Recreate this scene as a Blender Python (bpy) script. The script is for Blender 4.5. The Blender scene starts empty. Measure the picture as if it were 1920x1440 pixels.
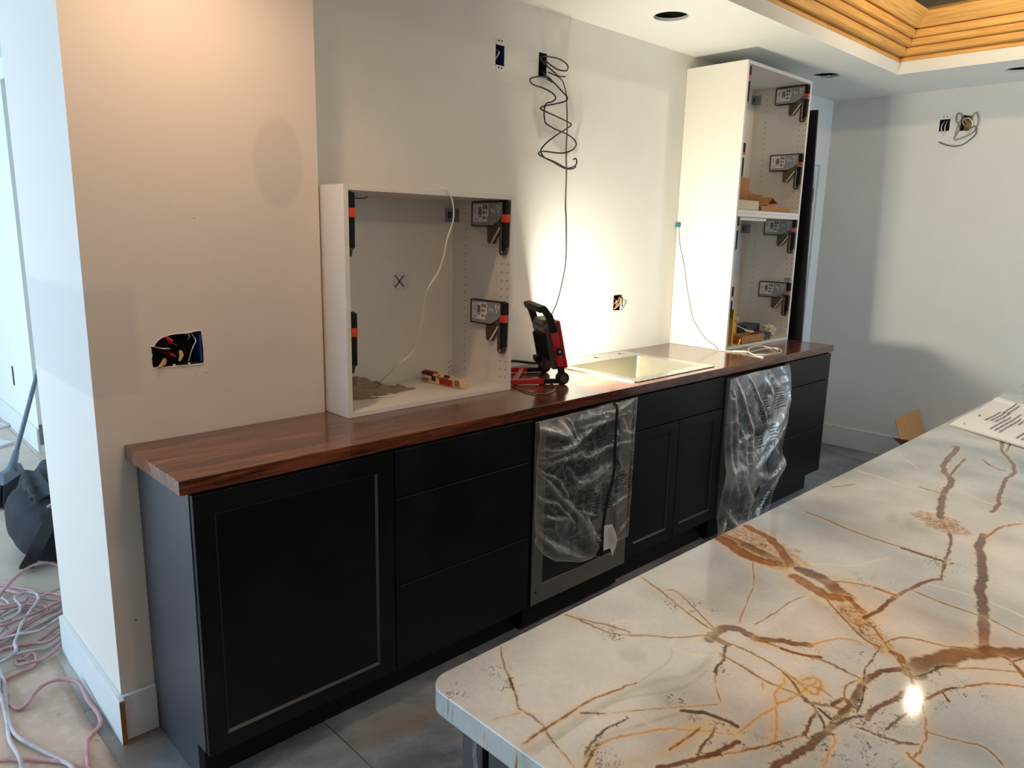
import bpy, bmesh, math, random
import numpy as np
from mathutils import Vector, Matrix
random.seed(7); np.random.seed(7)
S = bpy.context.scene
COL = S.collection
R_ = math.radians

# ------------------------------------------------------------------ camera
cam_d = bpy.data.cameras.new('camera'); cam = bpy.data.objects.new('camera', cam_d); COL.objects.link(cam)
yaw, pitch, roll, foc = -0.77103, -0.20265, 0.02198, 1391.4
F = Vector((-math.sin(yaw)*math.cos(pitch), math.cos(yaw)*math.cos(pitch), math.sin(pitch)))
Rt = Vector((math.cos(yaw), math.sin(yaw), 0)); Up = Rt.cross(F)
R2 = Rt*math.cos(roll)+Up*math.sin(roll); U2 = -Rt*math.sin(roll)+Up*math.cos(roll)
cam.matrix_world = Matrix(((R2.x, U2.x, -F.x, -0.62869), (R2.y, U2.y, -F.y, -2.23695), (R2.z, U2.z, -F.z, 1.53792), (0, 0, 0, 1)))
cam_d.sensor_fit = 'HORIZONTAL'; cam_d.sensor_width = 36; cam_d.lens = 36*foc/1920
cam_d.clip_start = .01
S.camera = cam

# ------------------------------------------------------------------ light
S.view_settings.view_transform = 'Standard'; S.view_settings.look = 'None'
S.view_settings.exposure = 0.28; S.view_settings.gamma = 1.0; S.view_settings.use_curve_mapping = False
W = bpy.data.worlds.new('daylight'); S.world = W; W.use_nodes = True
bg = W.node_tree.nodes['Background']; bg.inputs[0].default_value = (.52, .75, 1.0, 1); bg.inputs[1].default_value = 5.3

def lamp(name, kind, loc, power, color, size=.05, aim=None, sy=None, spread=None):
    l = bpy.data.lights.new(name, kind); l.energy = power; l.color = color
    o = bpy.data.objects.new(name, l); COL.objects.link(o); o.location = loc
    if kind == 'AREA':
        l.shape = 'RECTANGLE'; l.size = size; l.size_y = sy or size
        if spread: l.spread = spread
    else: l.shadow_soft_size = size
    if aim is not None: o.rotation_euler = (Vector(aim)-Vector(loc)).to_track_quat('-Z', 'Y').to_euler()
    return o
def downlight(loc, power, color, cone, size=.045):
    o = lamp('can_or_fill_light', 'SPOT', loc, power, color, size); o.data.spot_size = R_(cone); o.data.spot_blend = 1.0; return o
downlight((.20, -.43, 2.47), 22, (1, .66, .40), 168)
downlight((1.0, -2.15, 2.47), 36, (1, .84, .70), 125)  # fill spot added to brighten the island, no can known here
downlight((2.5, -2.35, 2.47), 36, (1, .88, .78), 125)  # another added fill, over the island's far part
lamp('room_fill_light', 'POINT', (.35, -2.9, 2.40), 17, (1, .66, .42), .07)  # warm fill added behind the camera, not a known lamp
lamp('tray_bulb_light', 'POINT', (3.50, -1.185, 2.75), 13, (1, .80, .55), .022)
WL_O = Vector((1.725, -.07, .914)); WU = Vector((.866, -.5, 0)); WV = Vector((.5, .866, 0)); WZ = Vector((0, 0, 1))
tl = R_(12)
WN = (WU*math.cos(tl)+WZ*math.sin(tl)); WT = (WZ*math.cos(tl)-WU*math.sin(tl))   # lens normal, up along the tilted arms
led_c = WL_O+WT*.165+WN*.048
lamp('work_light_led', 'AREA', led_c, 26, (1, .95, .78), .19, led_c+WN, .15)

# ------------------------------------------------------------------ helpers
OFF = {}
class MB:
    def __init__(s): s.v = []; s.f = []; s.T = None
    def add(s, vs, fs):
        n = len(s.v)
        if s.T is not None: vs = [tuple(s.T @ Vector(v)) for v in vs]
        s.v += [tuple(v) for v in vs]; s.f += [tuple(i+n for i in f) for f in fs]; return s
    def box(s, x0, x1, y0, y1, z0, z1):
        return s.add([(x0,y0,z0),(x1,y0,z0),(x1,y1,z0),(x0,y1,z0),(x0,y0,z1),(x1,y0,z1),(x1,y1,z1),(x0,y1,z1)],
                     [(0,3,2,1),(4,5,6,7),(0,1,5,4),(1,2,6,5),(2,3,7,6),(3,0,4,7)])
    def hexa(s, p):   # 8 points ordered as box
        return s.add(p, [(0,3,2,1),(4,5,6,7),(0,1,5,4),(1,2,6,5),(2,3,7,6),(3,0,4,7)])
    def prism(s, poly, ext):
        n = len(poly); e = Vector(ext); top = [tuple(Vector(p)+e) for p in poly]
        return s.add(list(poly)+top, [tuple(range(n))[::-1], tuple(range(n, 2*n))]+[(i, (i+1) % n, n+(i+1) % n, n+i) for i in range(n)])
    def tube(s, pts, r, n=8, cap=True, smooth=0):
        P = [Vector(p) for p in pts]
        if smooth: P = catmull(P, smooth)
        rr = r if isinstance(r, (list, tuple)) else [r]*len(P)
        if len(rr) != len(P): rr = [rr[min(int(i*len(rr)/len(P)), len(rr)-1)] for i in range(len(P))]
        vs = []; t = (P[1]-P[0]).normalized()
        a = t.orthogonal().normalized()
        for i, p in enumerate(P):
            t = (P[min(i+1, len(P)-1)]-P[max(i-1, 0)])
            t = t.normalized() if t.length > 1e-9 else Vector((0, 0, 1))
            a = (a-t*a.dot(t))
            a = a.normalized() if a.length > 1e-6 else t.orthogonal().normalized()
            b = t.cross(a)
            for k in range(n):
                w = 2*math.pi*k/n; vs.append(p+(a*math.cos(w)+b*math.sin(w))*rr[i])
        fs = [(i*n+k, i*n+(k+1) % n, (i+1)*n+(k+1) % n, (i+1)*n+k) for i in range(len(P)-1) for k in range(n)]
        if cap: fs += [tuple(range(n))[::-1], tuple(range((len(P)-1)*n, len(P)*n))]
        return s.add(vs, fs)
    def cyl(s, p0, p1, r0, r1=None, n=20): return s.tube([p0, p1], [r0, r0 if r1 is None else r1], n)
    def grid(s, fn, nu, nv):
        vs = [fn(i/nu, j/nv) for j in range(nv+1) for i in range(nu+1)]
        fs = [(j*(nu+1)+i, j*(nu+1)+i+1, (j+1)*(nu+1)+i+1, (j+1)*(nu+1)+i) for j in range(nv) for i in range(nu)]
        return s.add(vs, fs)
    def build(s, name, mat, parent=None, bevel=0, smooth=False, seg=2, solid=0):
        off = OFF.get(parent.name, Vector((0, 0, 0))) if parent else Vector((0, 0, 0))
        me = bpy.data.meshes.new(name)
        me.from_pydata([tuple(Vector(v)-off) for v in s.v], [], s.f); me.update()
        if mat: me.materials.append(mat)
        o = bpy.data.objects.new(name, me); COL.objects.link(o)
        if parent: o.parent = parent
        OFF[o.name] = off
        if smooth: me.shade_smooth()
        if solid:
            m = o.modifiers.new('solid', 'SOLIDIFY'); m.thickness = solid; m.offset = 0
        if bevel:
            m = o.modifiers.new('bevel', 'BEVEL'); m.width = bevel; m.segments = seg; m.limit_method = 'ANGLE'; m.angle_limit = R_(40)
            me.shade_smooth()
            w = o.modifiers.new('wn', 'WEIGHTED_NORMAL'); w.keep_sharp = True
        return o
def catmull(P, k):
    P = [Vector(p) for p in P]; out = []
    for i in range(len(P)-1):
        p0 = P[max(i-1, 0)]; p1 = P[i]; p2 = P[i+1]; p3 = P[min(i+2, len(P)-1)]
        for j in range(k):
            t = j/k
            out.append(.5*((2*p1)+(-p0+p2)*t+(2*p0-5*p1+4*p2-p3)*t*t+(-p0+3*p1-3*p2+p3)*t**3))
    out.append(P[-1]); return out
def tag(o, label=None, cat=None, group=None, kind=None):
    if label: o['label'] = label
    if cat: o['category'] = cat
    if group: o['group'] = group
    if kind: o['kind'] = kind
    return o
def thing(name, label, cat, loc, group=None):
    o = bpy.data.objects.new(name, None); COL.objects.link(o); o.location = loc; o.empty_display_size = .05
    OFF[o.name] = Vector(loc); return tag(o, label, cat, group)
def struct(o): o['kind'] = 'structure'; return o
def box(name, m, p, *b, bevel=0): return MB().box(*b).build(name, m, p, bevel)
def plate(mb, outer, holes, fn, ext):
    """flat plate with holes; fn maps (u,v)->3D, ext = thickness vector"""
    bm = bmesh.new(); edges = []
    for loop in [outer]+holes:
        vs = [bm.verts.new(fn(*p)) for p in loop]
        edges += [bm.edges.new((vs[i], vs[(i+1) % len(vs)])) for i in range(len(vs))]
    bmesh.ops.triangle_fill(bm, use_beauty=True, use_dissolve=False, edges=edges)
    r = bmesh.ops.extrude_face_region(bm, geom=bm.faces[:])
    bmesh.ops.translate(bm, verts=[g for g in r['geom'] if isinstance(g, bmesh.types.BMVert)], vec=ext)
    bmesh.ops.recalc_face_normals(bm, faces=bm.faces[:])
    bm.verts.index_update()
    mb.add([v.co.copy() for v in bm.verts], [[v.index for v in f.verts] for f in bm.faces]); bm.free(); return mb
def rect(a, b, c, d): return [(a, c), (b, c), (b, d), (a, d)]
def circ(x, y, r, n=32, j=0): return [(x+(r+random.uniform(-j, j))*math.cos(2*math.pi*k/n), y+(r+random.uniform(-j, j))*math.sin(2*math.pi*k/n)) for k in range(n)]

# ------------------------------------------------------------------ materials
def rgb(r, g, b):
    f = lambda c: (c/255/12.92) if c/255 <= .04045 else ((c/255+.055)/1.055)**2.4
    return (f(r), f(g), f(b), 1)
class NT:
    def __init__(s, name):
        s.m = bpy.data.materials.new(name); s.m.use_nodes = True; s.t = s.m.node_tree; s.n = s.t.nodes; s.l = s.t.links
        s.p = s.n['Principled BSDF']; s.out = s.n['Material Output']
    def N(s, typ, **kw):
        n = s.n.new(typ)
        for k, v in kw.items(): setattr(n, k, v)
        return n
    def L(s, a, b): s.l.new(a, b)
    def pos(s, scale=(1, 1, 1), obj=False, off=False):
        if obj: src = s.N('ShaderNodeTexCoord').outputs['Object']
        else: src = s.N('ShaderNodeNewGeometry').outputs['Position']
        m = s.N('ShaderNodeMapping'); m.inputs['Scale'].default_value = scale; s.L(src, m.inputs['Vector'])
        if off:
            oi = s.N('ShaderNodeObjectInfo'); cm = s.N('ShaderNodeCombineXYZ'); mu = s.N('ShaderNodeMath', operation='MULTIPLY'); mu.inputs[1].default_value = 37
            s.L(oi.outputs['Random'], mu.inputs[0]); s.L(mu.outputs[0], cm.inputs[0]); s.L(mu.outputs[0], cm.inputs[1]); s.L(cm.outputs[0], m.inputs['Location'])
        return m.outputs[0]
    def noise(s, vec, scale, detail=4, rough=.55, dist=0):
        n = s.N('ShaderNodeTexNoise'); n.inputs['Scale'].default_value = scale; n.inputs['Detail'].default_value = detail
        n.inputs['Roughness'].default_value = rough; n.inputs['Distortion'].default_value = dist; s.L(vec, n.inputs['Vector']); return n.outputs['Fac']
    def ramp(s, fac, stops):
        r = s.N('ShaderNodeValToRGB'); e = r.color_ramp.elements
        while len(e) < len(stops): e.new(.5)
        for i, (p, c) in enumerate(stops): e[i].position = p; e[i].color = c if len(c) == 4 else (*c, 1)
        s.L(fac, r.inputs[0]); return r.outputs[0]
    def mix(s, fac, a, b, mode='MIX'):
        m = s.N('ShaderNodeMix', data_type='RGBA', blend_type=mode)
        for i, v in ((0, fac), (6, a), (7, b)):
            if hasattr(v, 'is_linked'): s.L(v, m.inputs[i])
            else: m.inputs[i].default_value = v
        return m.outputs[2]
    def math(s, op, a, b=0.0, c=None):
        m = s.N('ShaderNodeMath', operation=op)
        for i, v in enumerate((a, b) if c is None else (a, b, c)):
            if hasattr(v, 'is_linked'): s.L(v, m.inputs[i])
            else: m.inputs[i].default_value = v
        return m.outputs[0]
    def bump(s, h, st=.2, d=.002):
        b = s.N('ShaderNodeBump'); b.inputs['Strength'].default_value = st; b.inputs['Distance'].default_value = d
        s.L(h, b.inputs['Height']); s.L(b.outputs[0], s.p.inputs['Normal'])
    def col(s, c):
        if hasattr(c, 'is_linked'): s.L(c, s.p.inputs['Base Color'])
        else: s.p.inputs['Base Color'].default_value = c
    def set(s, **k):
        for n, v in k.items():
            n = {'rough': 'Roughness', 'metal': 'Metallic', 'spec': 'Specular IOR Level', 'coat': 'Coat Weight', 'sheen': 'Sheen Weight'}[n]
            if hasattr(v, 'is_linked'): s.L(v, s.p.inputs[n])
            else: s.p.inputs[n].default_value = v
def simple(name, c, rough=.5, metal=0, vary=.06, scale=30, bump=0, spec=.5, obj=False, bd=.001):
    t = NT(name); v = t.pos(obj=obj); n = t.noise(v, scale)
    lo = tuple(max(0, x*(1-vary)) for x in c[:3]); hi = tuple(min(1, x*(1+vary)) for x in c[:3])
    t.col(t.ramp(n, [(.3, lo), (.7, hi)])); t.set(rough=rough, metal=metal, spec=spec)
    if bump: t.bump(n, bump, bd)
    return t.m
M = {}
M['wall'] = simple('wall_paint', rgb(228, 226, 220), .6, vary=.015, scale=6, bump=.0, spec=.3)
M['ceil'] = simple('ceiling_paint', rgb(232, 233, 226), .7, vary=.01, scale=6, spec=.2)
M['trim'] = simple('trim_paint', rgb(226, 226, 224), .4, vary=.02, scale=9)
M['mdf'] = simple('raw_mdf', rgb(150, 100, 55), .8, vary=.1, scale=60)
M['black'] = None
M['melamine'] = simple('white_melamine', rgb(234, 228, 219), .35, vary=.012, scale=20)
M['edge'] = simple('melamine_edge', rgb(222, 218, 212), .4, vary=.015, scale=20)
M['dark'] = simple('dark_void', rgb(14, 13, 13), .9)
M['blackplastic'] = simple('black_plastic', rgb(18, 17, 17), .55, vary=.1, spec=.25)
M['cable'] = simple('black_cable', rgb(16, 15, 15), .45)
M['whitecable'] = simple('white_cable', rgb(232, 228, 215), .45)
M['blue'] = simple('blue_box', rgb(25, 60, 130), .5)
M['red'] = simple('red_enamel', rgb(190, 22, 28), .35, vary=.1)
M['steel'] = None
M['zinc'] = simple('zinc_plate', rgb(158, 161, 166), .42, .15)
M['label'] = simple('label_paper', rgb(232, 229, 230), .6)
M['ink'] = simple('ink', rgb(118, 114, 116), .6)
M['bronze'] = simple('bronze_metal', rgb(105, 85, 68), .38, .75)
M['orange'] = simple('orange_clip', rgb(225, 70, 30), .5)
M['kraft'] = simple('cardboard', rgb(176, 124, 72), .8, vary=.08, scale=25)
M['kraftdark'] = simple('cardboard_inside', rgb(120, 80, 46), .85, vary=.1, scale=25)
M['cream'] = simple('cream_card', rgb(205, 190, 160), .8, vary=.05)
M['gold'] = simple('brass', rgb(225, 165, 70), .28, .9)
M['greybox'] = simple('grey_box', rgb(70, 72, 78), .7)
M['copper'] = simple('copper', rgb(200, 130, 95), .35, .8)
M['tan'] = simple('tan_plastic', rgb(205, 165, 120), .5)
M['greycasting'] = simple('grey_casing', rgb(72, 68, 72), .5, vary=.06)
M['paper'] = simple('plan_paper', rgb(222, 222, 222), .8, vary=.02)
M['greyprint'] = simple('grey_print', rgb(120, 120, 122), .8)
M['darkprint'] = simple('dark_print', rgb(20, 20, 24), .6)
M['hosered'] = simple('dusty_red_hose', rgb(190, 146, 146), .6, vary=.25, scale=22)
M['hosegrey'] = simple('dusty_grey_cord', rgb(190, 182, 186), .65, vary=.25, scale=26)
M['navy'] = simple('navy_canvas', rgb(12, 12, 30), .75, vary=.25, scale=12, bump=.3, bd=.006)
M['blackcloth'] = simple('black_webbing', rgb(15, 15, 19), .7, vary=.2)
M['greycloth'] = simple('grey_canvas', rgb(46, 49, 55), .8, vary=.3, scale=30, bump=.3, bd=.004)
M['broomgrey'] = simple('grey_broom_plastic', rgb(104, 116, 130), .45)
M['bristle'] = simple('dark_bristle', rgb(34, 40, 54), .8, vary=.3, scale=80)
M['rag'] = simple('taupe_cloth', rgb(142, 122, 104), .9, vary=.15, scale=60, bump=.2)
M['crumple'] = simple('crumpled_paper', rgb(205, 196, 168), .75, vary=.08)
M['packred'] = simple('packet_red', rgb(165, 30, 24), .4)
M['packdark'] = simple('packet_dark', rgb(48, 14, 18), .45)
M['packcream'] = simple('packet_cream', rgb(222, 186, 150), .5, vary=.1, scale=60)
M['packtan'] = simple('packet_tan', rgb(140, 115, 80), .5)
M['letter'] = simple('letter_white', rgb(235, 225, 225), .6)

def m_wall_left():
    t = NT('wall_left_paint'); p = t.pos(); sx = t.N('ShaderNodeSeparateXYZ'); t.L(p, sx.inputs[0])
    n = t.noise(p, 14, 2)
    def sm(v, a, b):
        m = t.N('ShaderNodeMapRange', interpolation_type='SMOOTHSTEP'); t.L(v, m.inputs[0]); m.inputs[1].default_value = a; m.inputs[2].default_value = b; return m.outputs[0]
    x = t.math('ADD', sx.outputs[0], t.math('MULTIPLY', n, .02)); z = t.math('ADD', sx.outputs[2], t.math('MULTIPLY', n, .02))
    a = t.math('MULTIPLY', t.math('MULTIPLY', t.math('SUBTRACT', 1.0, sm(x, .055, .085)), sm(z, 1.06, 1.08)), t.math('SUBTRACT', 1.0, sm(z, 1.355, 1.385)))
    ex = t.math('POWER', t.math('DIVIDE', t.math('SUBTRACT', x, .52), .085), 2); ez = t.math('POWER', t.math('DIVIDE', t.math('SUBTRACT', z, 1.74), .14), 2)
    e = t.math('SUBTRACT', 1.0, sm(t.math('ADD', ex, ez), .7, 1.15))
    f = t.math('MULTIPLY', t.math('MAXIMUM', a, e), .42)
    t.col(t.mix(f, rgb(228, 217, 206), rgb(200, 191, 187))); t.set(rough=.6, spec=.3); return t.m
M['wall_left'] = m_wall_left()
def m_black():
    t = NT('black_lacquer'); p = t.pos(); n = t.noise(p, 5, 5); n2 = t.noise(p, 60, 3)
    t.col(t.mix(t.ramp(n, [(.45, (0, 0, 0)), (.75, (1, 1, 1))]), rgb(17, 17, 20), rgb(26, 26, 31)))
    t.set(rough=t.math('ADD', .26, t.math('MULTIPLY', n, .22)), spec=.26); t.bump(n2, .02, .0005); return t.m
M['black'] = m_black()
def m_blackside():  # black panel with its window reflection put in as lighter grey
    t = NT('black_panel_painted_sheen'); p = t.pos(); n = t.noise(p, 3.5, 4)
    t.col(t.mix(n, rgb(44, 44, 51), rgb(68, 67, 75))); t.set(rough=.38, spec=.6); return t.m
M['blackside'] = m_blackside()
def m_steel(name, c, r, vec):
    t = NT(name); p = t.pos(vec); n = t.noise(p, 40, 3)
    t.col(t.mix(n, tuple(x*.92 for x in c[:3])+(1,), c)); t.set(metal=1.0, rough=t.math('ADD', r, t.math('MULTIPLY', n, .1))); t.bump(n, .03, .0003); return t.m
M['steel'] = m_steel('brushed_steel', rgb(205, 203, 196), .22, (1, 8, 8))
M['satin'] = simple('satin_steel', rgb(200, 196, 182), .3, 1.0, vary=.03, scale=3)
M['steelfront'] = m_steel('stainless_front', rgb(168, 158, 150), .28, (30, 1, 1))
def m_wood():
    t = NT('butcher_block'); p = t.pos(); sx = t.N('ShaderNodeSeparateXYZ'); t.L(p, sx.inputs[0])
    br = t.N('ShaderNodeTexBrick'); mp = t.N('ShaderNodeMapping'); mp.inputs['Location'].default_value = (.13, .02, 0); t.L(p, mp.inputs[0]); t.L(mp.outputs[0], br.inputs['Vector'])
    br.inputs['Scale'].default_value = 1; br.inputs['Brick Width'].default_value = .62; br.inputs['Row Height'].default_value = .044; br.inputs['Mortar Size'].default_value = .0006
    br.inputs['Color1'].default_value = (0, 0, 0, 1); br.inputs['Color2'].default_value = (1, 1, 1, 1); br.inputs['Mortar'].default_value = (.3, .3, .3, 1); br.offset = .37; br.squash = 1
    g = t.noise(t.pos((2.5, 38, 38)), 2.2, 6, .65, .6); g2 = t.noise(t.pos((1.2, 9, 9)), 2, 3)
    base = t.mix(br.outputs['Color'], rgb(92, 48, 33), rgb(146, 86, 60))
    c = t.mix(t.ramp(g, [(.36, (1, 1, 1)), (.60, (0, 0, 0))]), base, rgb(60, 28, 20))
    c = t.mix(t.ramp(g2, [(.5, (0, 0, 0)), (.8, (.5, .5, .5))]), c, rgb(128, 70, 46))
    c = t.mix(t.math('MULTIPLY', br.outputs['Fac'], .7), c, rgb(48, 26, 20))
    t.col(c); d = t.noise(p, 3, 4)
    t.set(rough=t.math('ADD', .1, t.math('MULTIPLY', d, .2)), spec=.5, coat=.35); t.p.inputs['Coat Roughness'].default_value = .06; t.bump(g, .04, .0006); return t.m
M['wood'] = m_wood()
def m_pine(name, sc):
    t = NT(name); p = t.pos(sc, off=True); g = t.noise(p, 3, 5, .6, .8); k = t.N('ShaderNodeTexVoronoi'); k.inputs['Scale'].default_value = 1.1
    mp = t.pos(tuple(x*.25 if x > 3 else x*2 for x in sc), off=True); t.L(mp, k.inputs['Vector'])
    c = t.mix(t.ramp(g, [(.35, (0, 0, 0)), (.65, (1, 1, 1))]), rgb(206, 148, 72), rgb(234, 184, 106))
    c = t.mix(t.ramp(k.outputs['Distance'], [(.03, (1, 1, 1)), (.09, (0, 0, 0))]), c, rgb(110, 62, 26))
    t.col(c); t.set(rough=.6); t.bump(g, .05, .001); return t.m
M['pinex'] = m_pine('pine_along', (1.2, 26, 26)); M['piney'] = m_pine('pine_across', (26, 1.2, 26))
def m_slate():
    t = NT('slate_tile'); p = t.pos(off=True); a = t.noise(p, 2.6, 8, .68, .6); b = t.noise(p, 1.1, 4, .6, .9); f = t.noise(p, 26, 5, .7)
    c = t.mix(t.ramp(a, [(.38, (0, 0, 0)), (.62, (1, 1, 1))]), rgb(88, 101, 115), rgb(150, 157, 162))
    c = t.mix(t.ramp(b, [(.56, (0, 0, 0)), (.66, (.75, .75, .75))]), c, rgb(134, 112, 96))
    c = t.mix(t.ramp(f, [(.55, (0, 0, 0)), (.8, (.35, .35, .35))]), c, rgb(168, 164, 158))
    sx = t.N('ShaderNodeSeparateXYZ'); t.L(t.pos(), sx.inputs[0]); mr = t.N('ShaderNodeMapRange'); t.L(sx.outputs[0], mr.inputs[0]); mr.inputs[1].default_value = .5; mr.inputs[2].default_value = -.15
    mr2 = t.N('ShaderNodeMapRange'); t.L(sx.outputs[1], mr2.inputs[0]); mr2.inputs[1].default_value = .1; mr2.inputs[2].default_value = .7
    dust_and_light = t.math('MULTIPLY', t.math('MULTIPLY', mr2.outputs[0], .8), t.math('ADD', .55, t.math('MULTIPLY', b, .6)))   # dusted hall tiles, with window light painted in as extra paleness
    c = t.mix(dust_and_light, c, rgb(226, 202, 178))
    t.col(c); t.set(rough=t.math('ADD', .28, t.math('MULTIPLY', a, .25)), spec=.5); t.bump(t.math('ADD', a, t.math('MULTIPLY', f, .3)), .3, .004); return t.m
M['slate'] = m_slate()
M['grout'] = simple('grout', rgb(150, 146, 140), .9)
def m_kraftfloor():
    t = NT('floor_paper'); p = t.pos(); a = t.noise(p, 5, 5, .6, .8); b = t.noise(p, 22, 4)
    c = t.mix(a, rgb(172, 140, 116), rgb(212, 190, 172)); c = t.mix(t.ramp(b, [(.5, (0, 0, 0)), (.75, (.5, .5, .5))]), c, rgb(222, 210, 200))
    t.col(c); t.set(rough=.6); t.bump(t.math('ADD', a, t.math('MULTIPLY', b, .4)), .5, .006); return t.m
M['floorpaper'] = m_kraftfloor()
def m_film():
    t = NT('clear_film'); at = t.N('ShaderNodeAttribute'); at.attribute_name = 'crease'
    tr = t.N('ShaderNodeBsdfTransparent'); df = t.N('ShaderNodeBsdfDiffuse'); df.inputs[0].default_value = (.82, .82, .84, 1)
    tl_ = t.N('ShaderNodeBsdfTranslucent'); tl_.inputs[0].default_value = (.8, .8, .82, 1)
    gl = t.N('ShaderNodeBsdfGlossy'); gl.inputs['Roughness'].default_value = .16; gl.inputs[0].default_value = (.95, .95, .95, 1)
    n = t.noise(t.pos(), 70, 5, .65, 1.2); b = t.N('ShaderNodeBump'); b.inputs['Strength'].default_value = .35; b.inputs['Distance'].default_value = .003; t.L(n, b.inputs['Height'])
    t.L(b.outputs[0], gl.inputs['Normal'])
    def mx(f, a, c):
        m = t.N('ShaderNodeMixShader')
        if hasattr(f, 'is_linked'): t.L(f, m.inputs[0])
        else: m.inputs[0].default_value = f
        t.L(a, m.inputs[1]); t.L(c, m.inputs[2]); return m.outputs[0]
    w = mx(.3, df.outputs[0], tl_.outputs[0]); body = mx(.45, w, gl.outputs[0])
    fac = t.math('MINIMUM', t.math('ADD', t.math('MULTIPLY', at.outputs['Fac'], .74), t.math('ADD', .05, t.math('MULTIPLY', n, .12))), .85)
    t.L(mx(fac, tr.outputs[0], body), t.out.inputs[0]); return t.m
M['film'] = m_film()
def m_glass():
    t = NT('dark_glass'); t.col((.004, .005, .005, 1)); t.set(rough=.05, spec=.6); n = t.noise(t.pos(), 8); t.bump(n, .005, .0005); return t.m
M['glass'] = m_glass()
def m_led():
    t = NT('led_lens'); t.col((.9, .9, .85, 1)); t.p.inputs['Emission Color'].default_value = (1, .93, .75, 1); t.p.inputs['Emission Strength'].default_value = 4; return t.m
M['led'] = m_led()
# ------------------------------------------------------------------ room shell
CZ = 2.5036; YN = .2307; XF = 4.9378; CT = .914
floor = struct(MB().box(-3.6, 5.1, -4.7, 6.7, -.12, -.006).build('floor', M['grout']))
tile_me = None
for i in range(-7, 8):
    for j in range(-4, 6):
        x = .416+.61*i; y = .22+1.22*j
        if x+.61 < -3.5 or x > 5.0: continue
        if x > .7 and y > .25: continue
        if tile_me is None:
            t = MB().box(.0012, .6088, .0012, 1.2188, -.012, 0).build('tile', M['slate'], None); tile_me = t.data; bm = bmesh.new(); bm.from_mesh(tile_me)
            bmesh.ops.bevel(bm, geom=[e for e in bm.edges if all(v.co.z > -.001 for v in e.verts)], offset=.0015, segments=1, affect='EDGES'); bm.to_mesh(tile_me); bm.free()
        else:
            t = bpy.data.objects.new('tile', tile_me); COL.objects.link(t)
        t.parent = floor; t.location = (x, y, 0)

# ceiling with the cans' holes and the framed tray
TX0, TX1, TY0, TY1 = .95, 4.2794, -2.75, -.4277
mb = MB()
plate(mb, rect(-3.6, 5.1, -4.7, 6.7), [rect(TX0, TX1, TY0, TY1), circ(2.381, -.1165, .078), circ(4.044, -.0966, .078, j=.006), circ(4.57, -.99, .078)], lambda u, v: (u, v, CZ), (0, 0, .014))
e = .02
mb.box(TX0-e, TX1+e, TY1, TY1+e, CZ+.0142, 2.572).box(TX1, TX1+e, TY0-e, TY1, CZ+.0142, 2.572).box(TX0-e, TX0, TY0-e, TY1, CZ+.0142, 2.572).box(TX0, TX1, TY0-e, TY0, CZ+.0142, 2.572)
ceiling = struct(mb.build('ceiling', M['ceil']))
mb = MB(); e = .09
mb.box(TX0-e, TX1+e, TY1+e, TY1+e+.02, 2.52, 3.1).box(TX1+e, TX1+e+.02, TY0-e, TY1+e, 2.52, 3.1).box(TX0-e-.02, TX0-e, TY0-e, TY1+e, 2.52, 3.1).box(TX0-e, TX1+e, TY0-e-.02, TY0-e, 2.52, 3.1).box(TX0-e-.02, TX1+e+.02, TY0-e-.02, TY1+e+.02, 3.1, 3.12)
mb.build('tray_deck', simple('tray_deck', rgb(126, 122, 116), .8), ceiling)
LAY = [(2.5725, 2.5995, .000), (2.6005, 2.6375, .052), (2.6385, 2.6735, .087), (2.6745, 2.7155, .113)]
def board_x(x0, x1, z0, z1, s): MB().box(x0, x1, TY1-s, TY1-s+.075, z0, z1).build('board', M['pinex'], ceiling, .005)
def board_y(y0, y1, z0, z1, s): MB().box(TX1-s, TX1-s+.075, y0, y1, z0, z1).build('board', M['piney'], ceiling, .005)
cuts = [[2.2, 3.295, 3.80, 3.955], [1.9], [2.9], [2.4]]
for (z0, z1, s), cu in zip(LAY, cuts):
    xs = [TX0]+cu+[TX1-s-.0005]
    for a, b in zip(xs, xs[1:]): board_x(a+.0008, b-.0008, z0, z1, s)
for (z0, z1, s), cu in zip(LAY, [[-1.15], [-1.9], [-1.5], [-2.0]]):
    ys = [TY0]+cu+[TY1-s+.074]
    for a, b in zip(ys, ys[1:]): board_y(a+.0008, b-.0008, z0, z1, s)
for yy in (TX0+.05,):   # sloping top boards
    z0, z1, s0, s1, th = 2.7165, 2.785, .128, .200, .036
    MB().prism([(TX0, TY1-s0, z0), (TX0, TY1-s1, z1), (TX0, TY1-s1+.03, z1+.022), (TX0, TY1-s0+.04, z0+.004)], (TX1-s0-TX0, 0, 0)).build('board', M['pinex'], ceiling, .002)
    MB().prism([(TX1-s0, TY0, z0), (TX1-s0+.04, TY0, z0+.004), (TX1-s1+.03, TY0, z1+.022), (TX1-s1, TY0, z1)], (0, TY1-s0+.0-TY0, 0)).build('board', M['piney'], ceiling, .002)

# left pier (front face, end face, return into the niche)
mb = MB(); PX = -.067
torn = [(.0935, 1.1285), (.170, 1.1265), (.2415, 1.1275), (.2425, 1.17), (.2405, 1.2235), (.2300, 1.2265), (.185, 1.2225), (.140, 1.2200), (.1215, 1.2120), (.108, 1.2010), (.102, 1.1920), (.0925, 1.1905), (.0945, 1.165), (.0920, 1.150)]
plate(mb, rect(PX, .6462, .0, CZ), [torn], lambda u, v: (u, 0, v), (0, .013, 0))
mb.box(PX, PX+.013, .013, .655, 0, CZ).box(.6332, .6462, .013, YN+.013, 0, CZ).box(PX+.013, .6332, .642, .655, 0, CZ)
wl = struct(mb.build('wall_left', M['wall_left']))
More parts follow.
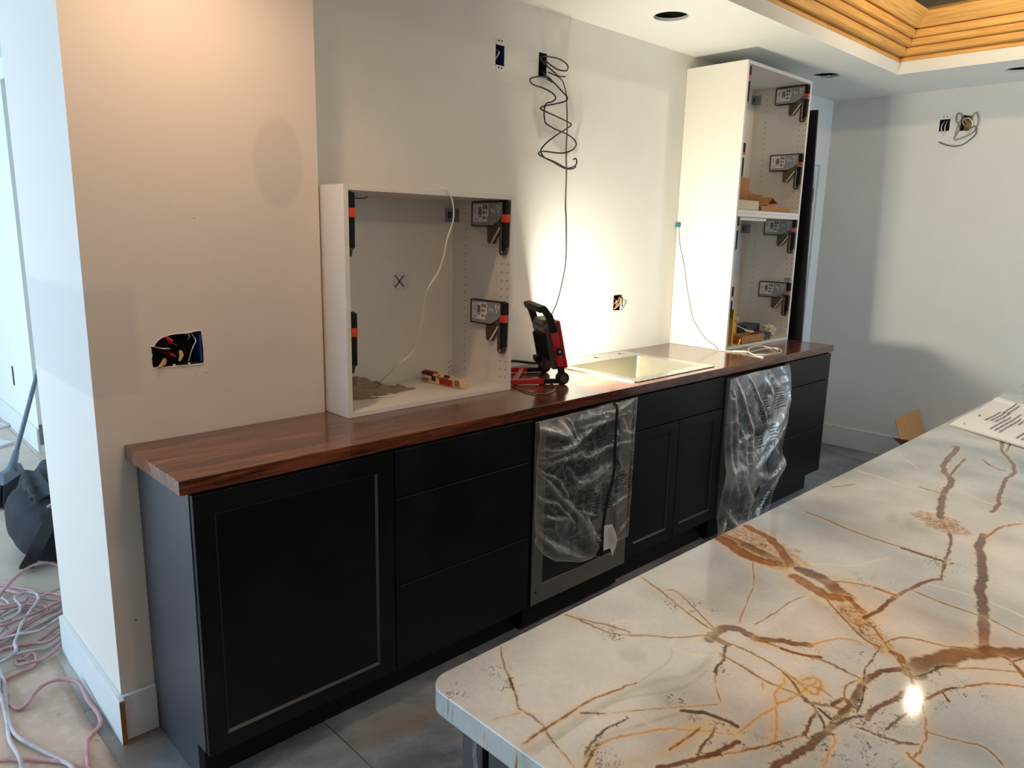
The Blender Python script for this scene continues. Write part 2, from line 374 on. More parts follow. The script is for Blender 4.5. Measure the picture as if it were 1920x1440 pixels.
# torn gypsum lip round the opening
lip = [(x, 0, z) for x, z in torn]; lip.append(lip[0])
MB().tube([(x+random.uniform(-.0012, .0012), -.0006, z+random.uniform(-.0012, .0012)) for x, _, z in catmull(lip, 3)], .0016, 5).build('torn_edge', simple('gypsum', rgb(238, 226, 210), .9), wl)
mb = MB()
for i, (x, z, r) in enumerate([(.246, 1.099, .004), (.215, 1.095, .002), (.18, 1.12, .003), (.245, 1.17, .003)]):
    mb.tube([(x-r, -.0004, z), (x, -.0008, z-.001), (x+r, -.0004, z+.001)], .0007, 5)
mb.tube([(.285*0+.237, -.0004, 1.556), (.244, -.0005, 1.556)], .0007, 5); mb.tube([(-.012, -.0004, .372), (-.006, -.0012, .370)], .0025, 6)
mb.build('scuff', simple('scuff', rgb(150, 135, 122), .9), wl)

# niche wall
mb = MB()
H = [rect(1.630, 1.6815, 2.2235, 2.313), rect(1.891, 1.9440, 2.222, 2.3215), [(2.507, 1.137), (2.59, 1.134), (2.5945, 1.16), (2.586, 1.19), (2.595, 1.217), (2.55, 1.2195), (2.508, 1.217)], rect(4.03, 4.775, .0, 2.045)]
outer = [(.6462, 0), (4.03, 0), (4.03, 2.045), (4.775, 2.045), (4.775, 0), (XF, 0), (XF, CZ), (.6462, CZ)]
plate(mb, outer, H[:3], lambda u, v: (u, YN, v), (0, .013, 0))
wb = struct(mb.build('wall_back', M['wall']))
# far wall
mb = MB()
plate(mb, rect(-4.6, .6, 0, CZ), [rect(-.548, -.4865, 2.239, 2.321), [(-.676, 2.235), (-.612, 2.237), (-.612, 2.328), (-.63, 2.333), (-.66, 2.326), (-.677, 2.33)]], lambda u, v: (XF, u, v), (.013, 0, 0))
wr = struct(mb.build('wall_right', M['wall']))
# wall behind the photographer, with an unseen jog and window opening shaped to steer daylight, and the shell of the hall on the left
mb = MB().box(-3.6, 3.6, -4.7, -4.6, 0, CZ).box(3.6, 3.7, -4.7, -2.9, 0, CZ)
plate(mb, rect(3.7, 5.1, 0, CZ), [rect(3.78, 4.9, .2, 2.15)], lambda u, v: (u, -2.9, v), (0, -.1, 0)); struct(mb.build('wall_front', M['wall']))
mb = MB(); plate(mb, rect(-4.6, 6.6, 0, CZ), [rect(.0, 5.6, .15, 2.4)], lambda u, v: (-3.5, u, v), (-.1, 0, 0)); struct(mb.build('wall_side', M['wall']))
mb = MB(); HX, HY = .4544, 3.46
mb.box(HX, HX+.24, HY, 6.6, 0, CZ).box(HX, HX+.24, .7, HY, 2.385, CZ).box(-3.6, HX, 6.6, 6.7, 0, CZ).box(2.4, 2.5, .7, 6.6, 0, CZ).box(HX+.2, 2.5, .6, .7, 0, CZ)
hall = struct(mb.build('wall_hall', M['wall']))
box('wall_slot', M['dark'], hall, HX-.002, HX+.004, 4.075, 4.12, .36, .50)

# baseboards and casing
mb = MB().box(PX-.0165, PX-.0002, -.034, .642, 0, .146).build('baseboard_left', M['trim'], None, .0012); bl = struct(mb)
box('raw_end', M['mdf'], bl, PX-.0158, PX-.0015, -.0352, -.0338, .001, .142)
bf = struct(MB().box(PX+.0005, .0275, -.0165, -.0004, 0, .146).build('baseboard_front', M['trim'], None, .0012))
mb = MB()
for x, z in ((-.045, .118), (-.02, .128), (-.041, .03), (.015, .1)): mb.tube([(x, -.0166, z), (x, -.0172, z)], .0016, 8)
mb.build('nail_hole', simple('nail_hole', rgb(150, 145, 140), .9), bf)
struct(MB().box(XF-.015, XF-.0004, -4.6, YN-.0004, 0, .155).build('baseboard_right', M['trim'], None, .003))
struct(MB().box(4.852, XF-.016, YN-.015, YN-.0004, 0, .155).build('baseboard_back', M['trim'], None, .003))
struct(MB().box(HX-.016, HX-.0004, HY, 6.6, 0, .16).build('baseboard_hall', M['trim'], None, .003))
struct(MB().box(HX-.0005, HX+.24, HY-.016, HY-.0004, 0.05, .19).build('trim_2', simple('primed_block', rgb(120, 118, 108), .8)))
cas = MB().box(4.78, 4.85, YN-.018, YN-.0004, 0, 2.05).box(3.95, 4.85, YN-.018, YN-.0004, 2.05, 2.12).box(3.95, 4.02, YN-.018, YN-.0004, 0, 2.05)
cas = struct(cas.build('trim_1', M['trim'], None, .002))
box('jamb', M['trim'], cas, 4.7565, 4.7755, YN-.004, YN+.14, 0, 2.035)
dr = struct(MB().box(4.05, 4.748, YN+.03, YN+.07, .01, 2.03).build('door_1', M['trim'], None, .002))
for z in (1.84, 1.0, .25): MB().box(4.736, 4.762, YN+.004, YN+.03, z-.05, z+.05).build('hinge', M['blackplastic'], dr, .002)
MB().box(4.0, 4.9, YN+.16, YN+.17, 0, 2.1).build('door_backing', M['dark'], dr)

# open can housings in the ceiling
for (x, y, lab) in ((2.381, -.1165, 'empty round light hole in the ceiling left of the tall cabinet'), (4.044, -.0966, 'ragged dark light hole in the ceiling right of the tall cabinet'), (4.57, -.99, 'light hole in the ceiling at the right edge over the far wall')):
    h = thing('light_housing', lab, 'light hole', (x, y, CZ+.014), 'empty ceiling light holes')
    mb = MB(); n = 28; c0 = circ(x, y, .082, n); 
    vs = [(a, b, CZ+.0145) for a, b in c0]+[(a, b, CZ+.13) for a, b in c0]
    mb.add(vs, [(i, (i+1) % n, n+(i+1) % n, n+i) for i in range(n)]+[tuple(range(n, 2*n))]); mb.build('can', M['dark'], h)
    MB().tube([(x+.05, y+.03, CZ+.1), (x+.02, y, CZ+.05), (x-.03, y+.02, CZ+.06)], .006, 8, smooth=4).build('wire', M['whitecable'], h)

# ------------------------------------------------------------------ electrical boxes
def obox(name, label, x0, x1, z0, z1, shellmat, ears=False, wall='y', depth=.06, inner=None):
    """open box set in a wall; faces -y (wall y) or -x (wall x, where x is really y)"""
    P = (lambda u, d, w: (u, YN+d, w)) if wall == 'y' else ((lambda u, d, w: (u, d, w)) if wall == 'l' else (lambda u, d, w: (XF+d, u, w)))
    h = thing(name, label, 'electrical box', P((x0+x1)/2, .0, z0))
    mb = MB(); th = .003
    def bx(a, b, d0, d1, c, d): mb.hexa([P(a, d0, c), P(b, d0, c), P(b, d1, c), P(a, d1, c), P(a, d0, d), P(b, d0, d), P(b, d1, d), P(a, d1, d)])
    d0 = .002
    bx(x0, x0+th, d0, depth, z0, z1); bx(x1-th, x1, d0, depth, z0, z1); bx(x0, x1, d0, depth, z0, z0+th); bx(x0, x1, d0, depth, z1-th, z1)
    mb.build('shell', shellmat, h)
    mb = MB(); bx(x0, x1, depth, depth+.003, z0, z1); mb.build('back', inner or M['dark'], h)
    if ears:
        for a, b in ((z1-.006, z1+.020), (z0-.018, z0+.006)):
            mb = MB(); bx(x0+.004, x1-.004, -.0015, .004, a, b); e_ = mb.build('ear', M['label'], h)
            mb = MB()
            for q in (.35, .65):
                u = x0+(x1-x0)*q; c = (a+b)/2+.003; bx(u-.004, u+.004, -.0022, -.0012, c-.003, c+.003)
            mb.build('screw_slot', M['dark'], e_)
    return h, P
# three gang box in the left wall
h, P = obox('switch_box', 'wide open electrical box with red wire nut in the wall left of the cabinets', .0895, .2445, 1.126, 1.2255, M['dark'], wall='l', depth=.075)
for o_ in list(h.children):
    pass
MB().box(.2345, .2405, .006, .07, 1.130, 1.222).build('divider', M['blue'], h)
def nut(x, z, ang, m, s=1, d=-.004):
    dx, dz = math.cos(ang)*s, math.sin(ang)*s
    return MB().tube([(x, d+.02, z), (x+dx*.010, d, z+dz*.010), (x+dx*.018, d-.001, z+dz*.018), (x+dx*.027, d-.003, z+dz*.027)], [.0055*s, .0062*s, .0046*s, .0036*s], 10).build('wire_nut', m, h)
nut(.153, 1.197, 2.35, M['red'], 1.1, -.01); nut(.148, 1.165, -.6, M['packred'], .9, .02); nut(.181, 1.166, 4.2, M['tan']); nut(.134, 1.147, 3.75, simple('tan_nut', rgb(190, 150, 120), .5), 1.15)
for pts, m, r in [([(.10, .05, 1.19), (.125, .01, 1.182), (.15, .02, 1.178), (.16, .05, 1.17)], 'whitecable', .0022), ([(.2, .06, 1.22), (.205, .004, 1.215), (.206, .02, 1.2)], 'whitecable', .0016), ([(.217, .03, 1.222), (.222, .002, 1.20), (.214, .003, 1.18), (.207, .005, 1.162), (.204, .02, 1.135)], 'whitecable', .0018),
                  ([(.10, .05, 1.2), (.13, .012, 1.195), (.165, .03, 1.19), (.18, .06, 1.2)], 'cable', .002), ([(.1, .05, 1.14), (.12, .015, 1.175), (.15, .012, 1.15), (.17, .05, 1.14)], 'cable', .002), ([(.19, .05, 1.2), (.195, .012, 1.17), (.198, .03, 1.135)], 'cable', .002), ([(.155, .0, 1.195), (.168, .005, 1.187), (.165, .03, 1.18)], 'copper', .0012)]:
    MB().tube(pts, r, 6, smooth=5).build('wire', M[m], h)
for x in (.115, .155, .198): MB().tube([(x, .004, 1.131), (x, -.002, 1.131)], .0032, 10).build('screw_boss', M['label'], h)
# blue switch box high on the niche wall
h, P = obox('switch_box', 'small blue switch box high on the back wall above the counter cabinet', 1.628, 1.6835, 2.2215, 2.315, M['blue'], ears=True)
MB().tube([(1.65, YN+.05, 2.235), (1.645, YN+.01, 2.26), (1.66, YN+.012, 2.285), (1.668, YN+.05, 2.30)], .003, 6, smooth=5).build('wire', M['whitecable'], h)
h, P = obox('cable_box', 'dark box high on the back wall that the coiled black cable comes from', 1.889, 1.946, 2.22, 2.3235, M['dark'])
# torn box by the sink
h, P = obox('outlet_box', 'torn outlet opening with bare copper wires above the sink', 2.505, 2.597, 1.132, 1.221, M['dark'])
for pts, m, r in [([(2.525, YN+.05, 1.14), (2.53, YN, 1.18), (2.545, YN-.006, 1.2), (2.56, YN, 1.19), (2.55, YN+.03, 1.15)], 'copper', .0035), ([(2.515, YN, 1.145), (2.535, YN-.008, 1.16), (2.56, YN-.01, 1.19), (2.555, YN, 1.205)], 'tan', .003), ([(2.54, YN+.04, 1.14), (2.545, YN, 1.17), (2.535, YN+.02, 1.2)], 'copper', .003),
                  ([(2.57, YN, 1.135), (2.565, YN-.005, 1.16), (2.572, YN, 1.2)], 'whitecable', .0035), ([(2.58, YN-.002, 1.14), (2.592, YN-.008, 1.17), (2.598, YN-.004, 1.19)], 'zinc', .0025)]:
    MB().tube(pts, r, 6, smooth=5).build('wire', M[m], h)
# two boxes on the far wall
h, P = obox('switch_box', 'blue switch box on the far wall, left of the box with looped wires', -.550, -.4845, 2.237, 2.323, M['blue'], ears=True, wall='x')
MB().tube([(4.97,-.505,2.31),(4.93,-.503,2.27),(4.925,-.516,2.222),(4.926,-.528,2.226),(4.93,-.524,2.27),(4.97,-.522,2.311)], .0028, 6, smooth=5).build('wire', M['whitecable'], h)
h, P = obox('cable_box', 'bare wooden opening with looped wires on the far wall', -.679, -.610, 2.234, 2.333, M['dark'], wall='x', inner=simple('stud_wood', rgb(190, 150, 80), .7))
FW = [(4.96,-0.645,2.30),(4.93,-0.62,2.326),(4.925,-0.592,2.348),(4.925,-0.585,2.306),(4.93,-0.613,2.254),(4.92,-0.59,2.197),(4.915,-0.607,2.182),(4.915,-0.666,2.201),(4.92,-0.702,2.231),(4.92,-0.716,2.285),(4.925,-0.7,2.338),(4.93,-0.68,2.33),(4.925,-0.656,2.277),(4.92,-0.624,2.312),(4.915,-0.602,2.262),(4.915,-.595,2.215)]
MB().tube(FW, .0032, 6, smooth=6).build('wire', simple('grey_wire', rgb(120, 118, 112), .5), h)
MB().tube([(4.95,-0.650,2.26),(4.92,-0.656,2.234),(4.92,-0.700,2.258),(4.92,-0.712,2.213),(4.92,-0.681,2.176),(4.92,-0.636,2.146),(4.92,-0.587,2.143),(4.925,-0.541,2.156),(4.93,-0.498,2.176)], .003, 6, smooth=6).build('wire', simple('dark_wire', rgb(70, 66, 60), .5), h)
MB().tube([(4.95,-.63,2.27),(4.925,-.625,2.3),(4.92,-.66,2.31),(4.92,-.685,2.27),(4.92,-.66,2.21),(4.925,-.63,2.2)], .003, 6, smooth=6).build('wire', M['whitecable'], h)

# black cable coil hanging from the niche box
COIL = [[(1.93,.27,2.27),(1.903,0.21,2.269),(1.852,0.181,2.28),(1.843,0.161,2.284),(1.895,0.171,2.294),(1.986,0.191,2.301),(2.043,0.201,2.291),(2.031,0.181,2.27),(1.996,0.161,2.25),(1.95,0.171,2.25),(1.918,0.191,2.27),(1.902,0.201,2.283),(1.89,0.181,2.259),(1.922,0.161,2.231),(1.96,0.171,2.224),(2.026,0.191,2.233)],
 [(1.91,.26,2.25),(1.897,0.211,2.236),(1.924,0.211,2.215),(1.96,0.211,2.203)],
 [(1.92,.26,2.24),(1.922,0.201,2.216),(1.842,0.181,2.205),(1.781,0.161,2.188),(1.779,0.171,2.178),(1.82,0.191,2.17),(1.89,0.201,2.167),(1.93,0.181,2.15),(1.934,0.161,2.126),(1.921,0.171,2.109),(1.908,0.191,2.103),(1.904,0.201,2.073),(1.888,0.181,2.029),(1.881,0.161,2.01),(1.944,0.171,1.997),(2.048,0.191,1.986),(2.107,0.201,1.972),(2.107,0.181,1.947),(2.065,0.161,1.918),(2.021,0.171,1.9),(1.984,0.191,1.897),(1.91,0.201,1.898),(1.855,0.181,1.886),(1.844,0.161,1.873),(1.889,0.171,1.865),(1.973,0.191,1.856),(2.067,0.201,1.836),(2.092,0.181,1.843),(2.092,0.161,1.857),(2.097,0.171,1.879),(2.101,0.191,1.877)],
 [(1.94,.25,2.25),(1.985,0.201,2.188),(2.0,0.181,2.163),(2.011,0.161,2.139),(2.009,0.171,2.123),(1.96,0.191,2.107),(1.902,0.201,2.092),(1.86,0.181,2.074),(1.878,0.161,2.06),(1.95,0.171,2.052),(2.045,0.191,2.042),(2.089,0.201,2.033),(2.036,0.181,2.008),(1.952,0.161,1.972),(1.895,0.171,1.932),(1.882,0.191,1.904),(1.893,0.201,1.888),(1.899,0.181,1.867),(1.923,0.161,1.853),(2.016,0.171,1.831),(2.094,0.191,1.833),(2.133,0.201,1.847)]]
mb = MB()
for c in COIL: mb.tube(c, .0034, 7, smooth=5)
tag(mb.build('coiled_cable', M['cable'], smooth=True), 'stiff black cable hanging in loose coils on the back wall', 'cable')
mb = MB(); mb.tube([(1.93,.26,2.26),(1.99,0.191,2.222),(2.039,0.201,2.182),(2.051,0.201,2.136),(2.072,0.211,2.028),(2.074,0.214,1.908),(2.084,0.216,1.789),(2.084,0.216,1.665),(2.095,0.217,1.579),(2.102,0.217,1.401),(2.074,0.217,1.273),(2.043,0.216,1.191),(1.99,0.21,1.12),(1.93,.19,1.0),(1.88,.16,.93)], .0026, 6, smooth=5)
tag(mb.build('hanging_cable', M['cable'], smooth=True), 'thin black cable hanging straight down the back wall behind the work light', 'cable')
# ------------------------------------------------------------------ wooden counter
YC = -.4144; XE = 3.823; CB = .875
mb = MB()
plate(mb, [(0, YC), (XE, YC), (XE, YN-.0015), (.6475, YN-.0015), (.6475, -.0015), (0, -.0015)], [rect(1.975, 2.525, -.325, .075)], lambda u, v: (u, v, CB), (0, 0, CT-CB))
counter = mb.build('countertop', M['wood'], None, .0015, seg=1)
tag(counter, 'long glossy red-brown butcher block counter along the wall', 'countertop')

# ------------------------------------------------------------------ base cabinets
YFR = -.412; GRP = None
def shaker(x0, x1, z0, z1, ix0, ix1, iz0, iz1, p, name='door'):
    mb = MB(); plate(mb, rect(x0, x1, z0, z1), [rect(ix0, ix1, iz0, iz1)], lambda u, v: (u, YFR, v), (0, .019, 0))
    d = mb.build(name, M['black'], p, .0022)
    MB().box(ix0-.006, ix1+.006, YFR+.008, YFR+.017, iz0-.006, iz1+.006).build('door_panel', M['black'], d)
    # the small slanted ledge that frames the recessed panel
    mb = MB(); b = .006
    for q in ([(ix0, YFR+.0005, iz0), (ix1, YFR+.0005, iz0), (ix1-b, YFR+.0082, iz0+b), (ix0+b, YFR+.0082, iz0+b)], [(ix1, YFR+.0005, iz0), (ix1, YFR+.0005, iz1), (ix1-b, YFR+.0082, iz1-b), (ix1-b, YFR+.0082, iz0+b)],
              [(ix1, YFR+.0005, iz1), (ix0, YFR+.0005, iz1), (ix0+b, YFR+.0082, iz1-b), (ix1-b, YFR+.0082, iz1-b)], [(ix0, YFR+.0005, iz1), (ix0, YFR+.0005, iz0), (ix0+b, YFR+.0082, iz0+b), (ix0+b, YFR+.0082, iz1-b)]):
        mb.add(q, [(0, 1, 2, 3)])
    mb.build('panel_bead', M['bead'], d); return d
M['bead'] = simple('black_bead_painted_glint', rgb(58, 56, 56), .3, spec=.8)  # paler than the door: light caught on the ledge, put into the colour
def carcass(p, x0, x1, back, z0=.122):
    MB().box(x0, x1, -.391, back, z0, .8745).build('carcass', M['black'], p)
    MB().box(x0, x1, -.336, -.322, .0, .1215).build('toe_kick', M['black'], p)
def front(p, x0, x1, z0, z1): return MB().box(x0, x1, YFR, YFR+.019, z0, z1).build('drawer_front', M['black'], p, .004)
# 1: single wide door with a finished end panel
t = thing('base_cabinet', 'black base cabinet with one wide shaker door at the left end of the counter', 'cabinet', (.33, -.2, 0), 'black base cabinets')
carcass(t, .047, .645, -.0015)
MB().prism([(.028, -.002, 0), (.028, -.002, .8745), (.028, -.392, .8745), (.028, -.392, .122), (.028, -.3365, .122), (.028, -.3365, 0)], (.018, 0, 0)).build('end_panel', M['blackside'], t, .001)
shaker(.0305, .643, .119, .867, .0845, .583, .167, .808, t)
# 2: three drawers
t = thing('base_cabinet', 'black three-drawer cabinet between the wide door and the wine cooler', 'cabinet', (.95, -.2, 0), 'black base cabinets')
carcass(t, .646, 1.257, -.0015)
for a, b in ((.7125, .867), (.4145, .7095), (.119, .4115)): front(t, .6475, 1.2545, a, b)
# 3: sink cabinet with false front and two doors
t = thing('base_cabinet', 'black two-door cabinet under the sink, between the plastic-wrapped appliances', 'cabinet', (2.22, -.2, 0), 'black base cabinets')
MB().box(1.852, 1.866, -.391, .22, .122, .8745).box(2.578, 2.592, -.391, .22, .122, .8745).box(1.866, 2.578, -.391, .22, .122, .136).box(1.866, 2.578, .205, .22, .136, .8745).box(1.866, 2.578, -.391, -.38, .136, .8745).build('carcass', M['black'], t)
MB().box(1.852, 2.592, -.336, -.322, 0, .1215).build('toe_kick', M['black'], t)
front(t, 1.8545, 2.5905, .7115, .867)
shaker(1.8545, 2.2185, .136, .7085, 1.912, 2.166, .192, .660, t); shaker(2.2215, 2.5905, .136, .7085, 2.275, 2.538, .192, .660, t)
# 4: three drawers at the far end
t = thing('base_cabinet', 'black three-drawer cabinet at the far right end of the counter', 'cabinet', (3.5, -.2, 0), 'black base cabinets')
carcass(t, 3.215, 3.795, .22)
for a, b in ((.7115, .867), (.4255, .7085), (.136, .4225)): front(t, 3.2165, 3.806, a, b)
MB().box(3.7955, 3.8065, -.392, .22, .136, .8745).build('end_panel', M['black'], t)

# ------------------------------------------------------------------ appliances
def appliance(x0, x1, label, fm='steelfront'):
    t = thing('wine_cooler', label, 'appliance', ((x0+x1)/2, -.1, 0))
    MB().box(x0, x1, -.375, .2, .02, .862).build('body', M['blackplastic'], t)
    mb = MB(); plate(mb, rect(x0+.002, x1-.002, .126, .858), [rect(x0+.062, x1-.076, .204, .79)], lambda u, v: (u, -.419, v), (0, .043, 0))
    d = mb.build('door_frame', M[fm], t, .002)
    MB().box(x0+.058, x1-.072, -.411, -.404, .2, .794).build('door_glass', M['glass'], d)
    MB().tube([(x0+.027, -.4195, .178), (x0+.027, -.4202, .178)], .004, 10).build('screw', M['dark'], d)
    g = MB().box(x0+.03, x1-.03, -.352, -.34, .018, .118).build('grille', M['blackplastic'], t)
    mb = MB()
    for i in range(9): mb.box(x0+.06, x1-.1, -.356, -.3515, .026+i*.010, .031+i*.010)
    tag(mb.build('louvres', M['dark'], g), kind='stuff')
    for x in (x0+.03, x1-.04): MB().cyl((x, -.33, 0), (x, -.33, .022), .016, n=12).build('foot', M['blackplastic'], t)
    return t
wc = appliance(1.262, 1.849, 'stainless wine cooler, its lower frame showing below a torn plastic sheet')
fr2 = appliance(2.6, 3.205, 'undercounter appliance hidden in a long clear plastic bag', 'blackside')

SOFT = .38
def fold_field(U, V, folds, rnd):
    """height and crease fields from straight folds and ridged noise"""
    H = np.zeros_like(U); C = np.zeros_like(U)
    for (x0, y0, x1, y1, w, a) in folds:
        dx, dy = x1-x0, y1-y0; L = dx*dx+dy*dy
        t = np.clip(((U-x0)*dx+(V-y0)*dy)/L, 0, 1)
        wob = .004*np.sin(31*t+9*x0)+.002*np.sin(83*t+5*y0)
        d = np.hypot(U-x0-t*dx+wob, V-y0-t*dy+wob*.6)
        taper = np.sin(np.pi*np.clip(t*.9+.05, 0, 1))**.5
        H += a*np.exp(-(d/w)**2)*taper*.8; C += (.55*np.exp(-(d/(w*.9))**2)+.75*np.exp(-(d/(w*.22))**2))*taper*(abs(a)/.014)*np.clip(.35+1.3*fbm(U*5+x0*9, V*5+y0*7, 2), 0, 1)
    soft = np.clip((fbm(U*2.6+rnd, V*3.4+rnd, 3)-.42)*2.6, 0, .8); C += soft*SOFT
    for s, amp in ((2.3, .012), (5.1, .007), (11, .0035), (23, .0018)):
        wx = .35*fbm(U*s*.7+rnd+5, V*s*.7, 2); n = fbm(U*s+rnd+wx, V*s*1.2+rnd*2-wx, 2); r = 1-np.abs(2*n-1)*1.6; H += amp*(r-.5); C += .42*np.clip((r-.88)/.12, 0, 1)**2*np.clip(fbm(U*3+s, V*3, 2)*2.4-.6, 0, 1)
    return H, C
def hash2(ix, iy):
    h = (ix.astype(np.int64)*374761393+iy.astype(np.int64)*668265263) & 0xffffffff
    h = ((h ^ (h >> 13))*1274126177) & 0xffffffff
    return ((h ^ (h >> 16)) & 0xffff)/65535.
def vnoise(x, y):
    ix = np.floor(x); iy = np.floor(y); fx = x-ix; fy = y-iy
    fx = fx*fx*(3-2*fx); fy = fy*fy*(3-2*fy)
    a = hash2(ix, iy); b = hash2(ix+1, iy); c = hash2(ix, iy+1); d = hash2(ix+1, iy+1)
    return (a*(1-fx)+b*fx)*(1-fy)+(c*(1-fx)+d*fx)*fy
def fbm(x, y, o=4):
    s = 0; a = .5; t = 0
    for i in range(o): s = s+a*vnoise(x*2**i+17*i, y*2**i-9*i); t += a; a *= .5
    return s/t
def film(name, label, left, right, top, bottom, ybase, bulge, folds, nu, nv, rnd):
    """clear sheet hanging in front of an appliance; left/right = x as a function of z"""
    u = np.linspace(0, 1, nu+1); v = np.linspace(0, 1, nv+1); U, V = np.meshgrid(u, v)
    zt = np.interp(U, *top); zb = np.interp(U, *bottom); Z = zt+(zb-zt)*V
    X = np.interp(-Z, -np.array(left[0]), left[1])*(1-U)+np.interp(-Z, -np.array(right[0]), right[1])*U
    H, C = fold_field(U, V, folds, rnd)
    B = bulge(U, V)
    Y = ybase-B-np.maximum(H, -.012)*np.clip(8*np.minimum(U, 1-U)+.25, 0, 1)
    Y = np.minimum(Y, ybase+.004)
    edge = np.exp(-np.minimum(np.minimum(U, 1-U)*(nu/160), 1-V)/.012); C = np.clip(C+edge*.55, 0, 1.3)
    me = bpy.data.meshes.new(name)
    co = np.stack([X, Y, Z], -1).reshape(-1, 3)
    idx = np.arange((nu+1)*(nv+1)).reshape(nv+1, nu+1)
    fs = np.stack([idx[:-1, :-1], idx[1:, :-1], idx[1:, 1:], idx[:-1, 1:]], -1).reshape(-1, 4)
    me.from_pydata(co.tolist(), [], fs.tolist()); me.update(); me.shade_smooth()
    a = me.attributes.new('crease', 'FLOAT', 'POINT'); a.data.foreach_set('value', C.reshape(-1).astype(np.float32))
    me.materials.append(M['film'])
    o = bpy.data.objects.new(name, me); COL.objects.link(o); OFF[o.name] = Vector((0, 0, 0)); tag(o, label, 'plastic sheet')
    return o, (lambda uu, vv: Vector(co.reshape(nv+1, nu+1, 3)[int(round(min(max(vv, 0), 1)*nv)), int(round(min(max(uu, 0), 1)*nu))])+Vector((0, -.002, 0)))
def print_block(P, u0, v0, n, w, dv, du, o, seed):
    rr = random.Random(seed); mb = MB()
    for i in range(n):
        u = u0+du*i
        e = u0+du*i+w*rr.uniform(.6, 1)
        while u < e:
            l = rr.uniform(.012, .035); a = P(u, v0+i*dv); b = P(min(u+l, e), v0+i*dv)
            mb.add([a+Vector((0, 0, -.0022)), b+Vector((0, 0, -.0022)), b+Vector((0, 0, .0022)), a+Vector((0, 0, .0022))], [(0, 1, 2, 3)]); u += l+.008
    return tag(mb.build('printed_text', M['darkprint'], o), kind='stuff')
F1 = [(0, .30, .62, .10, .03, .012), (.62, .10, 1, .0, .03, .012), (0, .33, .45, .27, .02, .01), (.3, .31, 1, .30, .012, .008), (.02, .40, .5, .75, .022, .013), (.5, .75, .62, .97, .02, .012), (.42, .62, .62, .9, .012, .01), (.3, .50, .72, .44, .03, .008), (0, .38, .22, .44, .012, .01), (.0, .60, .22, .60, .012, .011), (.2, .60, .36, .74, .012, .011),
      (.72, .74, 1, .68, .012, .011), (.86, .22, 1, .26, .014, .012), (.86, .14, .9, .26, .012, .01), (.05, .72, .3, .70, .012, .01), (0, .86, .5, .98, .03, .012), (.42, .66, .58, .72, .012, .013), (.15, .02, .3, .22, .03, .018), (.02, .05, .2, .12, .03, .018), (.05, .22, .32, .2, .025, .016), (.24, .02, .36, .2, .02, .016), (.3, .06, .9, .04, .02, .01), (.4, .12, .95, .1, .012, .008),
      (.52, .8, .7, .98, .014, .01), (.75, .3, .8, .2, .015, .009), (.85, .95, 1, .86, .015, .012), (.2, .44, .3, .56, .012, .009)]
sheet, P1 = film('plastic_sheet', 'clear crumpled plastic sheet taped over the wine cooler front', ([.9, .6, .2], [1.266, 1.262, 1.256]), ([.9, .6, .2], [1.862, 1.858, 1.852]), ([0, .2, 1], [.862, .868, .8735]), ([0, .08, .2, .42, .6, .72, 1], [.395, .335, .285, .245, .236, .262, .252]), -.428,
                 lambda U, V: .012*np.sin(np.pi*U)*V+.05*np.exp(-((U-.16)/.14)**2-((V-.13)/.11)**2)+.012*np.exp(-((V-.93)/.06)**2)*(1-U), F1, 190, 220, 3.3)
for q in ((.54, .57, 9, .11, .021, -.002, 1), (.66, .555, 10, .15, .019, 0, 2), (.80, .50, 9, .14, .017, 0, 3), (.955, .47, 12, .04, .021, 0, 4), (.56, .83, 6, .12, .018, 0, 6)): print_block(P1, q[0], q[1], q[2], q[3], q[4], q[5], sheet, q[6])
def tri_mark(P, u, v, su, sv, o):
    pts = [P(u, v-sv), P(u+su, v+sv*.3), P(u+su*.7, v+sv), P(u-su*.8, v+sv), P(u-su, v+sv*.5), P(u, v-sv)]
    MB().tube([p+Vector((0, -.003, 0)) for p in pts], .0022, 6).build('recycling_mark', M['darkprint'], o)
tri_mark(P1, .80, .44, .028, .035, sheet)
F2 = [(.1, .02, .28, .32, .03, .02), (.28, .32, .3, .6, .03, .018), (.05, .05, .12, .5, .025, .016), (.3, .03, .5, .33, .02, .018), (.52, .05, .62, .16, .03, .016), (.62, .03, .8, .2, .03, .016), (.98, .2, .4, .5, .045, .022), (.95, .34, .35, .60, .03, .016), (.38, .62, .62, .68, .025, .02), (.62, .68, .95, .60, .025, .02), (.1, .4, .25, .36, .02, .014), (.15, .32, .2, .42, .015, .014),
      (.1, .62, .2, .75, .015, .014), (.25, .66, .4, .8, .02, .014), (.06, .8, .3, .95, .03, .016), (.36, .76, .4, .97, .02, .012), (.9, .62, .5, .97, .03, .014), (.96, .56, .8, .8, .02, .014), (.7, .1, .95, .1, .02, .012), (.85, .02, .95, .3, .03, .014), (.08, .86, .02, .98, .03, .018), (.02, .1, .08, .75, .02, .014), (.55, .44, .7, .38, .015, .012), (.7, .5, .85, .56, .015, .01), (.2, .9, .5, .93, .02, .012)]
SOFT = .95
bag, P2 = film('plastic_bag', 'long clear plastic bag hanging over the right appliance down to the floor', ([.9, .7, .4, .2, .02], [2.575, 2.562, 2.556, 2.55, 2.49]), ([.9, .8, .66, .55, .47, .40, .34, .22, .1, .02], [3.165, 3.215, 3.235, 3.215, 3.165, 3.135, 3.18, 3.15, 3.08, 2.98]), ([0, .3, 1], [.862, .872, .873]), ([0, .15, .5, 1], [.045, .028, .03, .035]), -.432,
               lambda U, V: .02+.045*np.sin(np.pi*U)**.7*np.clip(V*3, 0, 1)+.03*np.exp(-((V-.95)/.09)**2)*(1-.6*U)+.025*np.exp(-((V-.6)/.16)**2), F2, 190, 260, 8.1)
